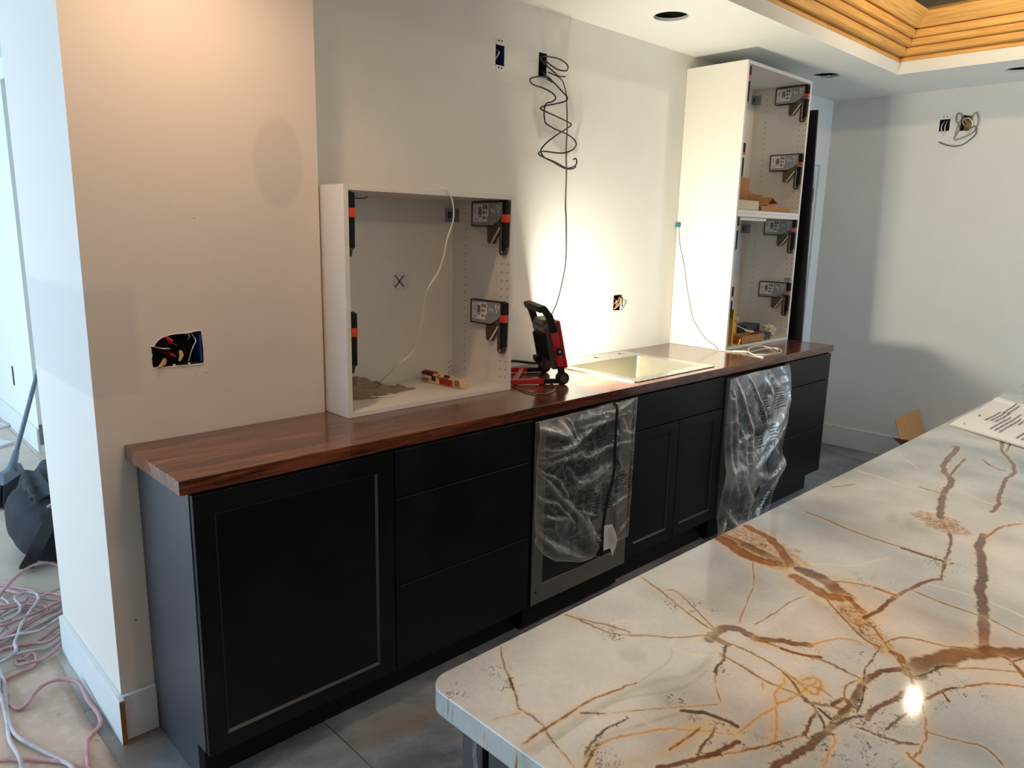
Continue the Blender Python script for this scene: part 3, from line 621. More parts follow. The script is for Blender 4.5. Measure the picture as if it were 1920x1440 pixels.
for q in ((.40, .17, 9, .16, .017, 0, 11), (.62, .13, 8, .2, .017, 0, 12), (.36, .36, 6, .12, .018, 0, 13), (.52, .34, 5, .14, .018, 0, 14), (.5, .74, 9, .2, .016, .012, 15), (.72, .76, 8, .16, .016, .01, 16)): print_block(P2, q[0], q[1], q[2], q[3], q[4], q[5], bag, q[6])
tri_mark(P2, .46, .735, .03, .03, bag)
# power cord of the wine cooler, hanging down in front of the sheet
cord = [(1.705, -.40, .868), (1.700, -.447, .860), (1.697, -.452, .80), (1.692, -.456, .70), (1.690, -.458, .60), (1.680, -.458, .54), (1.655, -.458, .47), (1.640, -.458, .40), (1.638, -.458, .33), (1.632, -.458, .285)]
c = MB().tube(cord, .0058, 8, smooth=6).build('power_cord', M['cable'], wc, smooth=True)
pl = MB().tube([(1.632, -.458, .287), (1.628, -.458, .268), (1.622, -.458, .243)], [.008, .012, .012], 10).build('plug', M['blackplastic'], c)
mb = MB()
for x in (1.612, 1.622, 1.632): mb.box(x-.0035, x+.0035, -.461, -.459, .222, .245)
mb.build('plug_pins', M['steel'], c)
MB().add([(1.636, -.464, .372), (1.672, -.478, .372), (1.702, -.486, .30), (1.700, -.476, .255), (1.688, -.474, .225), (1.668, -.476, .268), (1.636, -.466, .262)], [(0, 1, 2, 3, 5, 6), (3, 4, 5)]).build('care_tag', M['label'], c, solid=.0008)
mb = MB()
for i in range(9): mb.box(1.642, 1.668+.003*i, -.4805-.001*i, -.4800-.001*i, .361-i*.0085, .3625-i*.0085)
tag(mb.build('tag_print', M['greyprint'], c), kind='stuff')

# ------------------------------------------------------------------ wall cabinet standing on the counter, and the tall pair
ZS = .018
def lift(parent, x, sgn, ztop, clip=.030, yb=.062):
    """lift hinge on a side panel's inner face; sgn = direction into the cabinet"""
    X = lambda d: x+sgn*d
    def pr(poly, d0, d1, name, m, p, bev=0):
        mb = MB(); mb.prism([(X(d0), a, ztop+b) for a, b in poly], (sgn*(d1-d0), 0, 0)); return mb.build(name, m, p, bev)
    h = pr([(yb, 0), (yb, -.088), (-.055, -.088), (-.095, -.066), (-.120, -.045), (-.120, 0)], .0005, .022, 'lift_hinge', M['zinc'], parent, .001)
    pr([(yb+.001, .001), (yb+.001, .004), (-.12, .004), (-.12, .001)], .0005, .0235, 'housing_rim', M['blackplastic'], h)
    pr([(yb+.0035, .003), (yb+.0035, -.091), (yb+.0005, -.091), (yb+.0005, .003)], .0005, .0235, 'housing_rim', M['blackplastic'], h)
    pr([(yb, -.0885), (yb, -.092), (-.055, -.092), (-.055, -.0885)], .0005, .0235, 'housing_rim', M['blackplastic'], h)
    st = pr([(yb-.005, -.006), (yb-.005, -.074), (-.026, -.074), (-.026, -.052), (-.033, -.052), (-.033, -.006)], .022, .0226, 'instruction_sticker', M['label'], h)
    mb = MB()
    def r(y0, y1, z0, z1): mb.hexa([(X(.0226), y0, ztop+z0), (X(.0230), y0, ztop+z0), (X(.0230), y1, ztop+z0), (X(.0226), y1, ztop+z0), (X(.0226), y0, ztop+z1), (X(.0230), y0, ztop+z1), (X(.0230), y1, ztop+z1), (X(.0226), y1, ztop+z1)])
    for a, b, c_, d_ in ((.046, .040, -.022, -.027), (.046, .040, -.032, -.038), (.025, .005, -.018, -.048), (.024, .017, -.05, -.057), (.013, .006, -.05, -.057), (-.001, -.012, -.010, -.026), (-.015, -.028, -.010, -.026), (-.001, -.013, -.032, -.044), (-.017, -.024, -.034, -.043), (-.002, -.014, -.052, -.064), (-.018, -.023, -.055, -.064), (.046, .030, -.063, -.066)): r(b, a, d_, c_)
    tag(mb.build('pictogram', M['ink'], h), kind='stuff')
    mb = MB()
    for y, z in ((-.052, -.03), (-.066, -.034), (-.085, -.016), (-.1, -.02), (-.09, -.034)): mb.prism([(X(.022), y+.003, ztop+z+.007), (X(.022), y-.003, ztop+z+.007), (X(.022), y-.003, ztop+z-.007), (X(.022), y+.003, ztop+z-.007)], (sgn*.0012, 0, 0))
    mb.build('steel_tab', M['label'], h)
    pr([(-.02, -.0885), (-.022, -.15), (-.030, -.158), (-.052, -.158), (-.095, -.1), (-.09, -.0885)], .002, .016, 'arm', M['bronze'], h, .001)
    pr([(-.045, -.155), (-.05, -.158), (-.098, -.097), (-.093, -.092)], .016, .019, 'arm_strip', M['label'], h)
    pr([(-.092, -.068), (-.092, -.19), (-.1, -.2), (-.122, -.2), (-.131, -.175), (-.131, -.07)], .004, .018, 'arm', M['bronze'], h, .001)
    pr([(-.108, -.09), (-.108, -.19), (-.112, -.193), (-.112, -.09)], .018, .021, 'arm_strip', M['label'], h)
    pr([(-.112, -.075), (-.112, -.185), (-.133, -.17), (-.1345, -.075)], .003, .0245, 'front_arm', M['blackplastic'], h, .001)
    pr([(-.115, .006), (-.115, -.048), (-.1365, -.048), (-.1365, .0)], .0005, .0245, 'clip_mount', M['blackplastic'], h, .001)
    pr([(-.112, -.046), (-.112, -.046-clip), (-.1375, -.046-clip), (-.1375, -.046)], .002, .026, 'release_clip', M['orange'], h, .002)
    return h
def box_cabinet(t, x0, x1, yf, z0, z1, hinges, clip, raildz=.058):
    th = ZS
    MB().box(x0, x0+th, yf, YN-.001, z0, z1).build('side_panel', M['melamine'], t, .0008, seg=1)
    MB().box(x1-th, x1, yf, YN-.001, z0, z1).build('side_panel', M['melamine'], t, .0008, seg=1)
    MB().box(x0+th, x1-th, yf, YN-.001, z1-th, z1).build('top_panel', M['melamine'], t, .0006, seg=1)
    MB().box(x0+th, x1-th, yf, YN-.001, z0, z0+th).build('bottom_panel', M['melamine'], t, .0006, seg=1)
    MB().box(x0+th, x1-th, YN-.02, YN-.012, z0+th, z1-th).build('back_panel', M['melamine'], t)
    for zt in hinges: lift(t, x1-th, -1, zt, clip); lift(t, x0+th, 1, zt, clip)
    mb = MB()
    for y in (.128, -.092, -.1245):
        z = z0+.05
        while z < z1-.04:
            if not (y < 0 and any(zt-.205 < z < zt+.01 for zt in hinges)):
                for sx, dd in ((x1-th, -1), (x0+th, 1)):
                    mb.add([(sx+dd*.0006, y+.0026*math.cos(k*math.pi/4), z+.0026*math.sin(k*math.pi/4)) for k in range(8)], [tuple(range(8))])
            z += .032
    tag(mb.build('shelf_pin_holes', M['dark'], t), kind='stuff')
    for xa, s in ((x1-th, -1), (x0+th, 1)):
        b = MB(); zz = z1-th-raildz
        b.box(*sorted((xa, xa+s*.042)), YN-.0235, YN-.02, zz-.026, zz+.028).box(*sorted((xa, xa+s*.004)), YN-.06, YN-.022, zz-.026, zz+.028)
        h = b.build('hanging_bracket', M['zinc'], t)
        b = MB()
        for q in (.012, .024): b.box(*sorted((xa+s*q, xa+s*(q+.006))), YN-.0245, YN-.0234, zz-.012, zz+.014)
        b.build('bracket_slot', M['dark'], h)
Y1 = -.1383
cabA = thing('open_cabinet', 'white open wall cabinet standing on the left half of the counter', 'cabinet', (1.03, .05, CT+.0005))
box_cabinet(cabA, .6542, 1.4036, Y1, CT+.0005, 1.6735, [1.647, 1.262], .030)
pg = MB().cyl((1.121, YN-.0202, 1.335), (1.121, YN-.0225, 1.335), .039, n=32).build('round_patch', simple('patch_paint', rgb(224, 220, 214), .6), cabA)
mb = MB()
for s in (-1, 1):
    d = Vector((.022*s, 0, .024)); n_ = Vector((-.024*s, 0, .022)).normalized()*.0035; c0 = Vector((1.112, YN-.0228, 1.335))
    mb.add([c0-d-n_, c0+d-n_, c0+d+n_, c0-d+n_], [(0, 1, 2, 3)])
mb.build('tape_cross', simple('grey_tape', rgb(120, 118, 118), .6), pg)
mb = MB()
for i in range(3):
    for k in range(2): mb.tube([(1.372+.006-k*.012, YN-.0205, .985-.02*i-.006*k), (1.372+.006-k*.012, YN-.0212, .985-.02*i-.006*k)], .0025, 8)
tag(mb.build('screw_holes', M['dark'], cabA), kind='stuff')
mb = MB().tube([(.86, YN-.03, 1.648), (.90, YN-.05, 1.645), (.95, YN-.04, 1.648), (.955, YN-.04, 1.6545)], .0016, 6, smooth=4); mb.build('shelf_wire', M['dark'], cabA)

TX, TB, TF = 3.0548, 3.7973, -.1365
cabL = thing('tall_cabinet', 'lower white open cabinet of the tall stack, standing on the counter right of the sink', 'cabinet', (3.42, .05, CT+.0005), 'stacked tall white cabinets')
box_cabinet(cabL, TX, TB, TF, CT+.0005, 1.6615, [1.643, 1.264], .008)
cabU = thing('tall_cabinet', 'upper white open cabinet of the tall stack, near the ceiling', 'cabinet', (3.42, .05, 1.662), 'stacked tall white cabinets')
box_cabinet(cabU, TX, TB, TF, 1.662, 2.4312, [2.404, 2.022], .012)
MB().box(TX+.02, 3.40, TF+.006, TF+.02, 1.625, 1.640).build('light_strip', M['edge'], cabL)
MB().box(3.7785, 3.7795, -.125, -.085, 1.276, 1.296).build('grey_tab', M['zinc'], cabL)
# black cover panel standing past the end of the counter
mb = MB(); x = 3.885
mb.hexa([(x, -.208, 0), (x+.016, -.208, 0), (x+.016, .205, .012), (x, .205, .012), (x, -.142, 2.284), (x+.016, -.142, 2.284), (x+.016, .2285, 2.296), (x, .2285, 2.296)])
tag(mb.build('cover_panel', M['black'], None, .001), 'tall black cover panel leaning on the wall past the counter end', 'panel')

# vein traces of the stone: kind, width, points (m)
VEINS=[
('O',0.0105,[(-0.056,-1.683),(-0.01,-1.685),(0.031,-1.685),(0.08,-1.685),(0.148,-1.694),(0.194,-1.706),(0.233,-1.725),(0.277,-1.727),(0.31,-1.719)]),
('O',0.0043,[(-0.042,-1.691),(-0.004,-1.691),(0.037,-1.691),(0.092,-1.691),(0.135,-1.703),(0.182,-1.73),(0.219,-1.74),(0.268,-1.738)]),
('O',0.0057,[(-0.009,-1.743),(0.019,-1.73),(0.05,-1.731),(0.082,-1.743),(0.109,-1.752),(0.136,-1.761),(0.163,-1.776),(0.18,-1.796),(0.186,-1.821)]),
('S',0.0161,[(-0.009,-1.759),(0.011,-1.771),(0.043,-1.786),(0.081,-1.799),(0.123,-1.802),(0.148,-1.802)]),
('S',0.0069,[(-0.045,-1.671),(-0.006,-1.669),(0.035,-1.669),(0.085,-1.669)]),
('S',0.0202,[(0.321,-1.827),(0.297,-1.834),(0.258,-1.841),(0.231,-1.862),(0.195,-1.876)]),
('S',0.0309,[(0.352,-1.85),(0.343,-1.864),(0.32,-1.865)]),
('S',0.0199,[(0.142,-1.795),(0.172,-1.808),(0.17,-1.84),(0.13,-1.844),(0.102,-1.836)]),
('S',0.0357,[(0.668,-1.676),(0.642,-1.729),(0.638,-1.77),(0.609,-1.812),(0.603,-1.839)]),
('S',0.0287,[(0.585,-1.822),(0.614,-1.84),(0.64,-1.848)]),
('S',0.0328,[(0.702,-1.716),(0.715,-1.747),(0.723,-1.773)]),
('S',0.0154,[(0.36,-1.689),(0.41,-1.704),(0.405,-1.747)]),
('M',0.0451,[(0.627,-1.716),(0.577,-1.784),(0.534,-1.837),(0.516,-1.877),(0.522,-1.909)]),
('P',0.0117,[(0.706,-1.658),(0.639,-1.718),(0.602,-1.773)]),
('P',0.0063,[(0.822,-1.861),(0.832,-1.943),(0.812,-2.017)]),
('P',0.0059,[(0.708,-1.65),(0.763,-1.703),(0.796,-1.738),(0.882,-1.77)]),
('P',0.0091,[(1.101,-1.833),(1.104,-1.873)]),
('P',0.005,[(0.289,-1.701),(0.314,-1.729)]),
('P',0.0088,[(1.419,-1.498),(1.407,-1.569),(1.383,-1.634),(1.393,-1.714)]),
('P',0.0041,[(1.682,-1.516),(1.574,-1.605)]),
('P',0.006,[(1.466,-1.726),(1.41,-1.815),(1.408,-1.859)]),
('P',0.0054,[(0.266,-1.561),(0.291,-1.568),(0.299,-1.587)]),
('P',0.0049,[(0.306,-1.655),(0.282,-1.667),(0.285,-1.697),(0.297,-1.714)]),
('P',0.0067,[(0.003,-1.618),(0.015,-1.636),(0.037,-1.654)]),
('P',0.0022,[(0.079,-1.642),(0.068,-1.664)]),
('P',0.0027,[(0.11,-1.728),(0.103,-1.756),(0.114,-1.773)]),
('F',0.1114,[(0.753,-1.493),(0.736,-1.563),(0.715,-1.613)]),
('B',0.0241,[(0.73,-1.485),(0.722,-1.551),(0.707,-1.606),(0.705,-1.655)]),
('R',0.0279,[(0.716,-1.498),(0.682,-1.573),(0.682,-1.622),(0.705,-1.655)]),
('R',0.0175,[(0.819,-1.498),(0.79,-1.563),(0.754,-1.608),(0.705,-1.655)]),
('B',0.0157,[(1.172,-1.871),(1.087,-1.882),(0.946,-1.921),(0.862,-1.942),(0.779,-1.963),(0.717,-1.979),(0.638,-2.0)]),
('B',0.031,[(0.682,-2.047),(0.657,-2.024),(0.637,-2.003),(0.596,-1.979),(0.555,-1.962),(0.521,-1.947),(0.49,-1.941)]),
('B',0.0099,[(0.493,-1.94),(0.482,-1.928),(0.453,-1.913),(0.421,-1.909),(0.4,-1.907)]),
('B',0.0104,[(0.4,-1.907),(0.356,-1.914),(0.319,-1.917),(0.277,-1.92),(0.24,-1.915),(0.201,-1.911),(0.165,-1.905),(0.14,-1.899)]),
('B',0.0288,[(0.697,-1.677),(0.702,-1.706),(0.683,-1.738),(0.651,-1.786)]),
('R',0.0237,[(0.666,-1.684),(0.642,-1.729),(0.635,-1.759),(0.645,-1.786)]),
('R',0.0096,[(0.654,-1.785),(0.633,-1.809),(0.623,-1.825)]),
('F',0.0413,[(0.609,-1.812),(0.569,-1.846),(0.535,-1.881)]),
('B',0.0076,[(0.598,-1.834),(0.66,-1.841),(0.72,-1.843),(0.786,-1.848),(0.83,-1.858),(0.864,-1.874)]),
('B',0.0051,[(0.864,-1.874),(0.954,-1.855),(1.028,-1.842),(1.111,-1.817),(1.178,-1.783),(1.23,-1.756)]),
('F',0.0728,[(1.196,-1.755),(1.178,-1.783),(1.156,-1.804)]),
('B',0.0162,[(0.345,-1.696),(0.367,-1.688),(0.394,-1.69),(0.407,-1.706),(0.407,-1.731),(0.405,-1.747)]),
('B',0.0133,[(0.405,-1.747),(0.424,-1.771),(0.435,-1.791),(0.447,-1.809)]),
('B',0.0116,[(0.357,-1.693),(0.353,-1.721)]),
('D',0.0036,[(0.353,-1.721),(0.309,-1.738),(0.286,-1.742),(0.264,-1.753)]),
('L',0.0012,[(0.264,-1.753),(0.236,-1.773),(0.212,-1.795)]),
('D',0.0017,[(0.535,-1.887),(0.479,-1.891),(0.448,-1.894),(0.409,-1.906)]),
('L',0.0028,[(0.595,-1.847),(0.544,-1.888),(0.522,-1.909),(0.493,-1.934)]),
('R',0.0105,[(0.525,-1.905),(0.523,-1.917),(0.509,-1.924)]),
('L',0.0032,[(0.623,-1.757),(0.573,-1.812),(0.538,-1.855),(0.526,-1.887)]),
('L',0.0038,[(0.544,-1.888),(0.578,-1.895),(0.594,-1.916),(0.606,-1.951),(0.622,-1.972),(0.628,-1.988)]),
('L',0.0059,[(1.006,-1.548),(0.99,-1.605),(0.97,-1.669),(0.964,-1.726),(0.962,-1.773),(0.955,-1.813),(0.956,-1.852)]),
('B',0.0097,[(0.958,-1.774),(0.955,-1.813),(0.953,-1.849)]),
('L',0.0046,[(0.685,-1.73),(0.714,-1.761),(0.729,-1.797),(0.729,-1.815),(0.727,-1.841)]),
('R',0.0092,[(0.729,-1.806),(0.728,-1.837)]),
('L',0.0044,[(0.771,-1.853),(0.761,-1.906),(0.759,-1.962)]),
('L',0.0037,[(0.763,-1.974),(0.75,-2.0),(0.737,-2.033)]),
('L',0.0012,[(0.66,-1.597),(0.578,-1.645),(0.494,-1.677),(0.424,-1.702)]),
('L',0.0016,[(0.601,-1.729),(0.556,-1.724),(0.492,-1.724),(0.435,-1.719)]),
('L',0.0028,[(0.357,-1.693),(0.359,-1.736),(0.36,-1.751),(0.357,-1.787),(0.349,-1.817),(0.341,-1.845),(0.347,-1.873),(0.331,-1.907)]),
('L',0.0028,[(0.387,-1.638),(0.374,-1.68)]),
('L',0.0047,[(0.403,-1.748),(0.407,-1.779),(0.409,-1.801),(0.421,-1.829),(0.423,-1.85),(0.42,-1.875),(0.415,-1.9)]),
('B',0.0065,[(0.406,-1.785),(0.412,-1.811),(0.428,-1.835)]),
('L',0.0036,[(0.324,-1.726),(0.316,-1.763),(0.308,-1.804),(0.309,-1.839),(0.312,-1.858)]),
('B',0.006,[(0.312,-1.858),(0.307,-1.875),(0.313,-1.883),(0.322,-1.899),(0.325,-1.912)]),
('G',0.0024,[(0.447,-1.809),(0.486,-1.823),(0.508,-1.839),(0.521,-1.861)]),
('G',0.0042,[(0.345,-1.843),(0.365,-1.849),(0.367,-1.863),(0.351,-1.871),(0.329,-1.873),(0.328,-1.861),(0.339,-1.843)]),
('G',0.0022,[(0.342,-1.817),(0.325,-1.831),(0.309,-1.828),(0.282,-1.837),(0.264,-1.847),(0.231,-1.842),(0.197,-1.841),(0.173,-1.838)]),
('G',0.002,[(0.264,-1.847),(0.241,-1.861),(0.216,-1.872),(0.186,-1.882)]),
('G',0.0029,[(0.267,-1.844),(0.293,-1.852),(0.336,-1.857),(0.364,-1.86)]),
('R',0.0034,[(0.347,-1.815),(0.333,-1.838),(0.316,-1.856)]),
('G',0.0022,[(0.308,-1.804),(0.285,-1.817)]),
('B',0.0031,[(0.305,-1.879),(0.29,-1.891),(0.268,-1.891),(0.245,-1.899),(0.225,-1.899)]),
('R',0.0029,[(0.227,-1.898),(0.185,-1.881),(0.149,-1.862),(0.122,-1.846),(0.093,-1.831)]),
('B',0.0067,[(0.324,-1.898),(0.35,-1.904),(0.338,-1.914),(0.311,-1.915)]),
('L',0.002,[(0.35,-1.904),(0.381,-1.893),(0.411,-1.899)]),
('B',0.0038,[(0.488,-1.942),(0.459,-1.958),(0.432,-1.972),(0.419,-1.982)]),
('R',0.002,[(0.419,-1.982),(0.385,-1.997),(0.344,-2.008),(0.309,-2.011),(0.291,-2.01)]),
('B',0.0044,[(0.43,-1.981),(0.48,-1.993),(0.506,-2.009)]),
('R',0.0039,[(0.506,-2.009),(0.535,-2.023),(0.56,-2.049),(0.574,-2.07)]),
('B',0.0024,[(0.471,-1.991),(0.452,-2.006)]),
('B',0.0079,[(0.329,-1.941),(0.354,-1.938),(0.377,-1.944),(0.403,-1.951),(0.427,-1.957),(0.446,-1.962)]),
('D',0.0041,[(0.284,-1.92),(0.313,-1.926),(0.333,-1.939)]),
('D',0.0028,[(0.322,-1.968),(0.357,-1.971),(0.404,-1.978)]),
('D',0.0018,[(0.401,-1.911),(0.365,-1.922),(0.331,-1.928)]),
('B',0.0036,[(0.326,-2.009),(0.313,-1.993),(0.307,-1.974),(0.306,-1.959),(0.301,-1.942)]),
('B',0.0048,[(0.643,-2.025),(0.633,-2.041),(0.598,-2.065)]),
('D',0.0031,[(0.638,-2.04),(0.665,-2.051)]),
('D',0.0029,[(0.48,-1.953),(0.504,-1.962),(0.54,-1.971),(0.559,-1.987)]),
('R',0.0045,[(1.163,-1.875),(1.242,-1.879),(1.292,-1.895),(1.315,-1.908)]),
('L',0.0024,[(0.553,-1.989),(0.576,-2.009),(0.611,-2.053)]),
('R',0.0044,[(0.299,-2.002),(0.291,-2.01),(0.284,-2.027)]),
('G',0.0016,[(0.266,-1.923),(0.251,-1.931),(0.229,-1.934),(0.193,-1.943)]),
('L',0.0019,[(0.358,-2.006),(0.366,-2.032),(0.38,-2.063),(0.371,-2.081),(0.359,-2.095)]),
('D',0.0026,[(0.266,-1.913),(0.279,-1.905),(0.297,-1.887)]),
('D',0.0035,[(0.303,-1.887),(0.291,-1.912)]),
('D',0.0026,[(0.093,-1.831),(0.122,-1.823),(0.151,-1.818),(0.167,-1.814)]),
('L',0.0019,[(0.087,-1.49),(0.064,-1.518),(0.042,-1.552),(0.031,-1.571),(0.015,-1.595),(0.002,-1.615),(0.004,-1.637),(-0.003,-1.666),(-0.013,-1.688),(-0.02,-1.712),(-0.027,-1.739)]),
('D',0.0026,[(0.04,-1.556),(0.031,-1.571),(0.022,-1.585)]),
('R',0.0031,[(-0.045,-1.671),(-0.006,-1.669),(0.035,-1.669),(0.085,-1.669),(0.13,-1.677),(0.167,-1.688)]),
('O',0.0023,[(0.167,-1.688),(0.22,-1.688),(0.255,-1.683),(0.282,-1.667)]),
('B',0.0034,[(0.054,-1.677),(0.066,-1.688),(0.078,-1.701)]),
('L',0.0011,[(0.078,-1.701),(0.131,-1.736),(0.212,-1.795)]),
('D',0.0026,[(-0.006,-1.737),(0.02,-1.726),(0.057,-1.723),(0.094,-1.728)]),
('G',0.0022,[(-0.016,-1.749),(0.018,-1.737),(0.05,-1.74),(0.082,-1.757),(0.111,-1.772),(0.13,-1.792),(0.17,-1.84)]),
('R',0.003,[(-0.02,-1.749),(-0.001,-1.742),(0.016,-1.736)]),
('R',0.0025,[(0.081,-1.799),(0.123,-1.802),(0.148,-1.802)]),
('D',0.0019,[(0.093,-1.831),(0.12,-1.822),(0.146,-1.819),(0.165,-1.812)]),
('D',0.0061,[(0.16,-1.767),(0.176,-1.79),(0.186,-1.821),(0.186,-1.831)]),
('B',0.0068,[(0.046,-1.81),(0.078,-1.826),(0.111,-1.84),(0.136,-1.845),(0.158,-1.847)]),
('L',0.0033,[(0.233,-1.49),(0.245,-1.53),(0.258,-1.561),(0.268,-1.599)]),
('L',0.0031,[(0.233,-1.49),(0.236,-1.519),(0.24,-1.553),(0.249,-1.589),(0.285,-1.625),(0.312,-1.657),(0.358,-1.687)]),
('L',0.0034,[(0.44,-1.49),(0.428,-1.531),(0.413,-1.571),(0.394,-1.62),(0.381,-1.656),(0.374,-1.683)]),
('L',0.0021,[(0.431,-1.551),(0.442,-1.566),(0.422,-1.613),(0.379,-1.684)]),
('L',0.001,[(-0.04,-1.609),(-0.02,-1.617),(-0.004,-1.624)]),
('B',0.0139,[(1.9,-1.599),(1.898,-1.611),(1.756,-1.631),(1.653,-1.647),(1.592,-1.668),(1.555,-1.694),(1.488,-1.713),(1.429,-1.715),(1.338,-1.735),(1.246,-1.756),(1.206,-1.772)]),
('B',0.0088,[(2.097,-1.686),(1.971,-1.715),(1.896,-1.749),(1.811,-1.781),(1.732,-1.798),(1.663,-1.797),(1.576,-1.81),(1.484,-1.822),(1.413,-1.837),(1.344,-1.84)]),
('B',0.0047,[(1.573,-1.686),(1.684,-1.673),(1.795,-1.664)]),
('L',0.0065,[(1.406,-1.664),(1.398,-1.689),(1.393,-1.714)]),
('D',0.0054,[(1.822,-1.7),(1.762,-1.739),(1.738,-1.78)]),
('B',0.004,[(1.968,-1.727),(2.154,-1.702)]),
('L',0.0039,[(1.227,-1.512),(1.256,-1.526),(1.3,-1.543)]),
]
DEND=[(0.043,-1.529,0.018),(0.026,-1.566,0.018),(-0.039,-1.53,0.017),(0.245,-1.586,0.02),(0.386,-1.589,0.022),(0.413,-1.622,0.022),(0.177,-1.747,0.017),(0.144,-1.788,0.016),(0.015,-1.739,0.015),(0.172,-1.803,0.016),(0.182,-1.823,0.016),(0.28,-1.743,0.019),(0.262,-1.565,0.02),(0.009,-1.759,0.015),(0.739,-1.554,0.034),(0.682,-1.718,0.031),(0.606,-1.802,0.028),(0.567,-1.852,0.027),(0.488,-1.879,0.025),(0.303,-1.902,0.022),(0.32,-1.928,0.022),(0.339,-1.955,0.022),(0.267,-1.96,0.02),(0.257,-1.985,0.02),(0.239,-1.965,0.02),(0.225,-1.927,0.02),(0.199,-1.893,0.02),(0.307,-1.978,0.021),(0.513,-1.965,0.024),(0.939,-1.853,0.033),(1.172,-1.777,0.038),(0.365,-1.969,0.022),(0.42,-1.818,0.025),(0.418,-1.626,0.028),(0.165,-1.853,0.02),(0.747,-1.79,0.031),(0.43,-1.981,0.023),(0.501,-2.012,0.023)]
# ------------------------------------------------------------------ sink
t = thing('sink', 'square stainless drop-in sink with two open tap holes', 'sink', (2.25, -.1, CT))
mb = MB(); def_r = rect(1.985, 2.515, -.315, .065)
plate(mb, [(1.93, -.358), (1.942, -.37), (2.558, -.37), (2.57, -.358), (2.57, .188), (2.558, .2), (1.942, .2), (1.93, .188)], [def_r, circ(2.283, .145, .0165, 20), circ(2.483, .145, .0165, 20)], lambda u, v: (u, v, CT+.0006), (0, 0, .0035))
mb.build('rim', M['steel'], t, .0012, seg=1)
for x in (2.283, 2.483): MB().cyl((x, .145, CT-.03), (x, .145, CT+.0004), .0168, n=20).build('tap_hole', M['dark'], t)
bm = bmesh.new(); g = bmesh.ops.create_cube(bm, size=1)
for v in bm.verts: v.co = Vector((2.25+v.co.x*.53, -.125+v.co.y*.38, CT+.002-.2*(.5-v.co.z)))
bmesh.ops.delete(bm, geom=[f for f in bm.faces if f.normal.z > .9], context='FACES_ONLY')
bmesh.ops.bevel(bm, geom=[e for e in bm.edges if not e.is_boundary], offset=.016, segments=4, affect='EDGES', profile=.5)
bmesh.ops.reverse_faces(bm, faces=bm.faces[:])
me = bpy.data.meshes.new('basin'); bm.to_mesh(me); bm.free(); me.materials.append(M['satin']); me.shade_smooth()
o = bpy.data.objects.new('basin', me); COL.objects.link(o); o.parent = t; o.location = -Vector(t.location)
OFF['basin'] = Vector((0, 0, 0))
dn = MB().cyl((2.25, -.1, CT-.1985), (2.25, -.1, CT-.196), .045, n=24).build('drain', M['steelfront'], t)

# ------------------------------------------------------------------ work light
wl_t = thing('work_light', 'red and black portable work light standing beside the sink, shining right', 'work light', tuple(WL_O))
Mw = Matrix(((WU.x, WV.x, 0, WL_O.x), (WU.y, WV.y, 0, WL_O.y), (0, 0, 1, WL_O.z), (0, 0, 0, 1)))          # u, v, z frame
Mt = Matrix(((WN.x, WV.x, WT.x, WL_O.x), (WN.y, WV.y, WT.y, WL_O.y), (WN.z, WV.z, WT.z, WL_O.z+.026), (0, 0, 0, 1)))  # tilted frame
def L(T): m_ = MB(); m_.T = T; return m_
HW = .135
for s in (-1, 1):
    v = s*HW
    hub = L(Mw).cyl((0, v-.018, .026), (0, v+.018, .026), .026, n=24).build('hub', M['blackplastic'], wl_t, .003)
    L(Mw).cyl((0, v+s*.018, .026), (0, v+s*.0195, .026), .016, n=20).build('hub_cap', simple('hub_grey', rgb(60, 58, 60), .5), hub)
    L(Mw).box(-.085, .0, v-.012, v+.012, .003, .022).build('foot_joint', M['blackplastic'], wl_t, .003)
    L(Mw).box(-.262, -.08, v-.011, v+.011, .004, .024).build('base_rail', M['red'], wl_t, .002)
    L(Mw).box(-.276, -.258, v-.013, v+.013, .002, .026).build('end_cap', M['blackplastic'], wl_t, .003)
    L(Mt).box(-.013, .013, v-.011, v+.011, .0, .055).build('arm_foot', M['blackplastic'], wl_t, .003)
    L(Mt).hexa([(-.012, v-.011, .05), (.012, v-.011, .05), (.012, v+.011, .05), (-.012, v+.011, .05), (-.016, v-.011, .20), (.012, v-.011, .20), (.012, v+.011, .20), (-.016, v+.011, .20)]).build('arm', M['red'], wl_t, .002)
    L(Mt).hexa([(-.016, v-.012, .195), (.013, v-.012, .195), (.013, v+.012, .195), (-.016, v+.012, .195), (-.028, v-.012, .275), (.002, v-.012, .275), (.002, v+.012, .275), (-.028, v+.012, .275)]).build('handle_arm', M['blackplastic'], wl_t, .003)
    L(Mt).hexa([(-.028, v-.012, .27), (.002, v-.012, .27), (.002, v+.012, .27), (-.028, v+.012, .27), (-.044, v-s*.02-.012, .307), (-.012, v-s*.02-.012, .307), (-.012, v-s*.02+.012, .307), (-.044, v-s*.02+.012, .307)]).build('handle_corner', M['blackplastic'], wl_t, .003)
    k = L(Mt).cyl((0, v+s*.011, .118), (0, v+s*.030, .118), .016, n=16).build('pivot_knob', M['blackplastic'], wl_t, .002)
    L(Mt).cyl((0, v+s*.030, .118), (0, v+s*.031, .118), .006, n=12).build('knob_centre', M['zinc'], k)
L(Mt).hexa([(-.044, -HW+.015, .285), (-.012, -HW+.015, .285), (-.012, HW-.015, .285), (-.044, HW-.015, .285), (-.046, -HW+.01, .312), (-.014, -HW+.01, .312), (-.014, HW-.01, .312), (-.046, HW-.01, .312)]).build('handle', M['blackplastic'], wl_t, .004)
L(Mw).box(-.256, -.236, -HW, HW, .005, .022).build('cross_rail', M['red'], wl_t, .002)
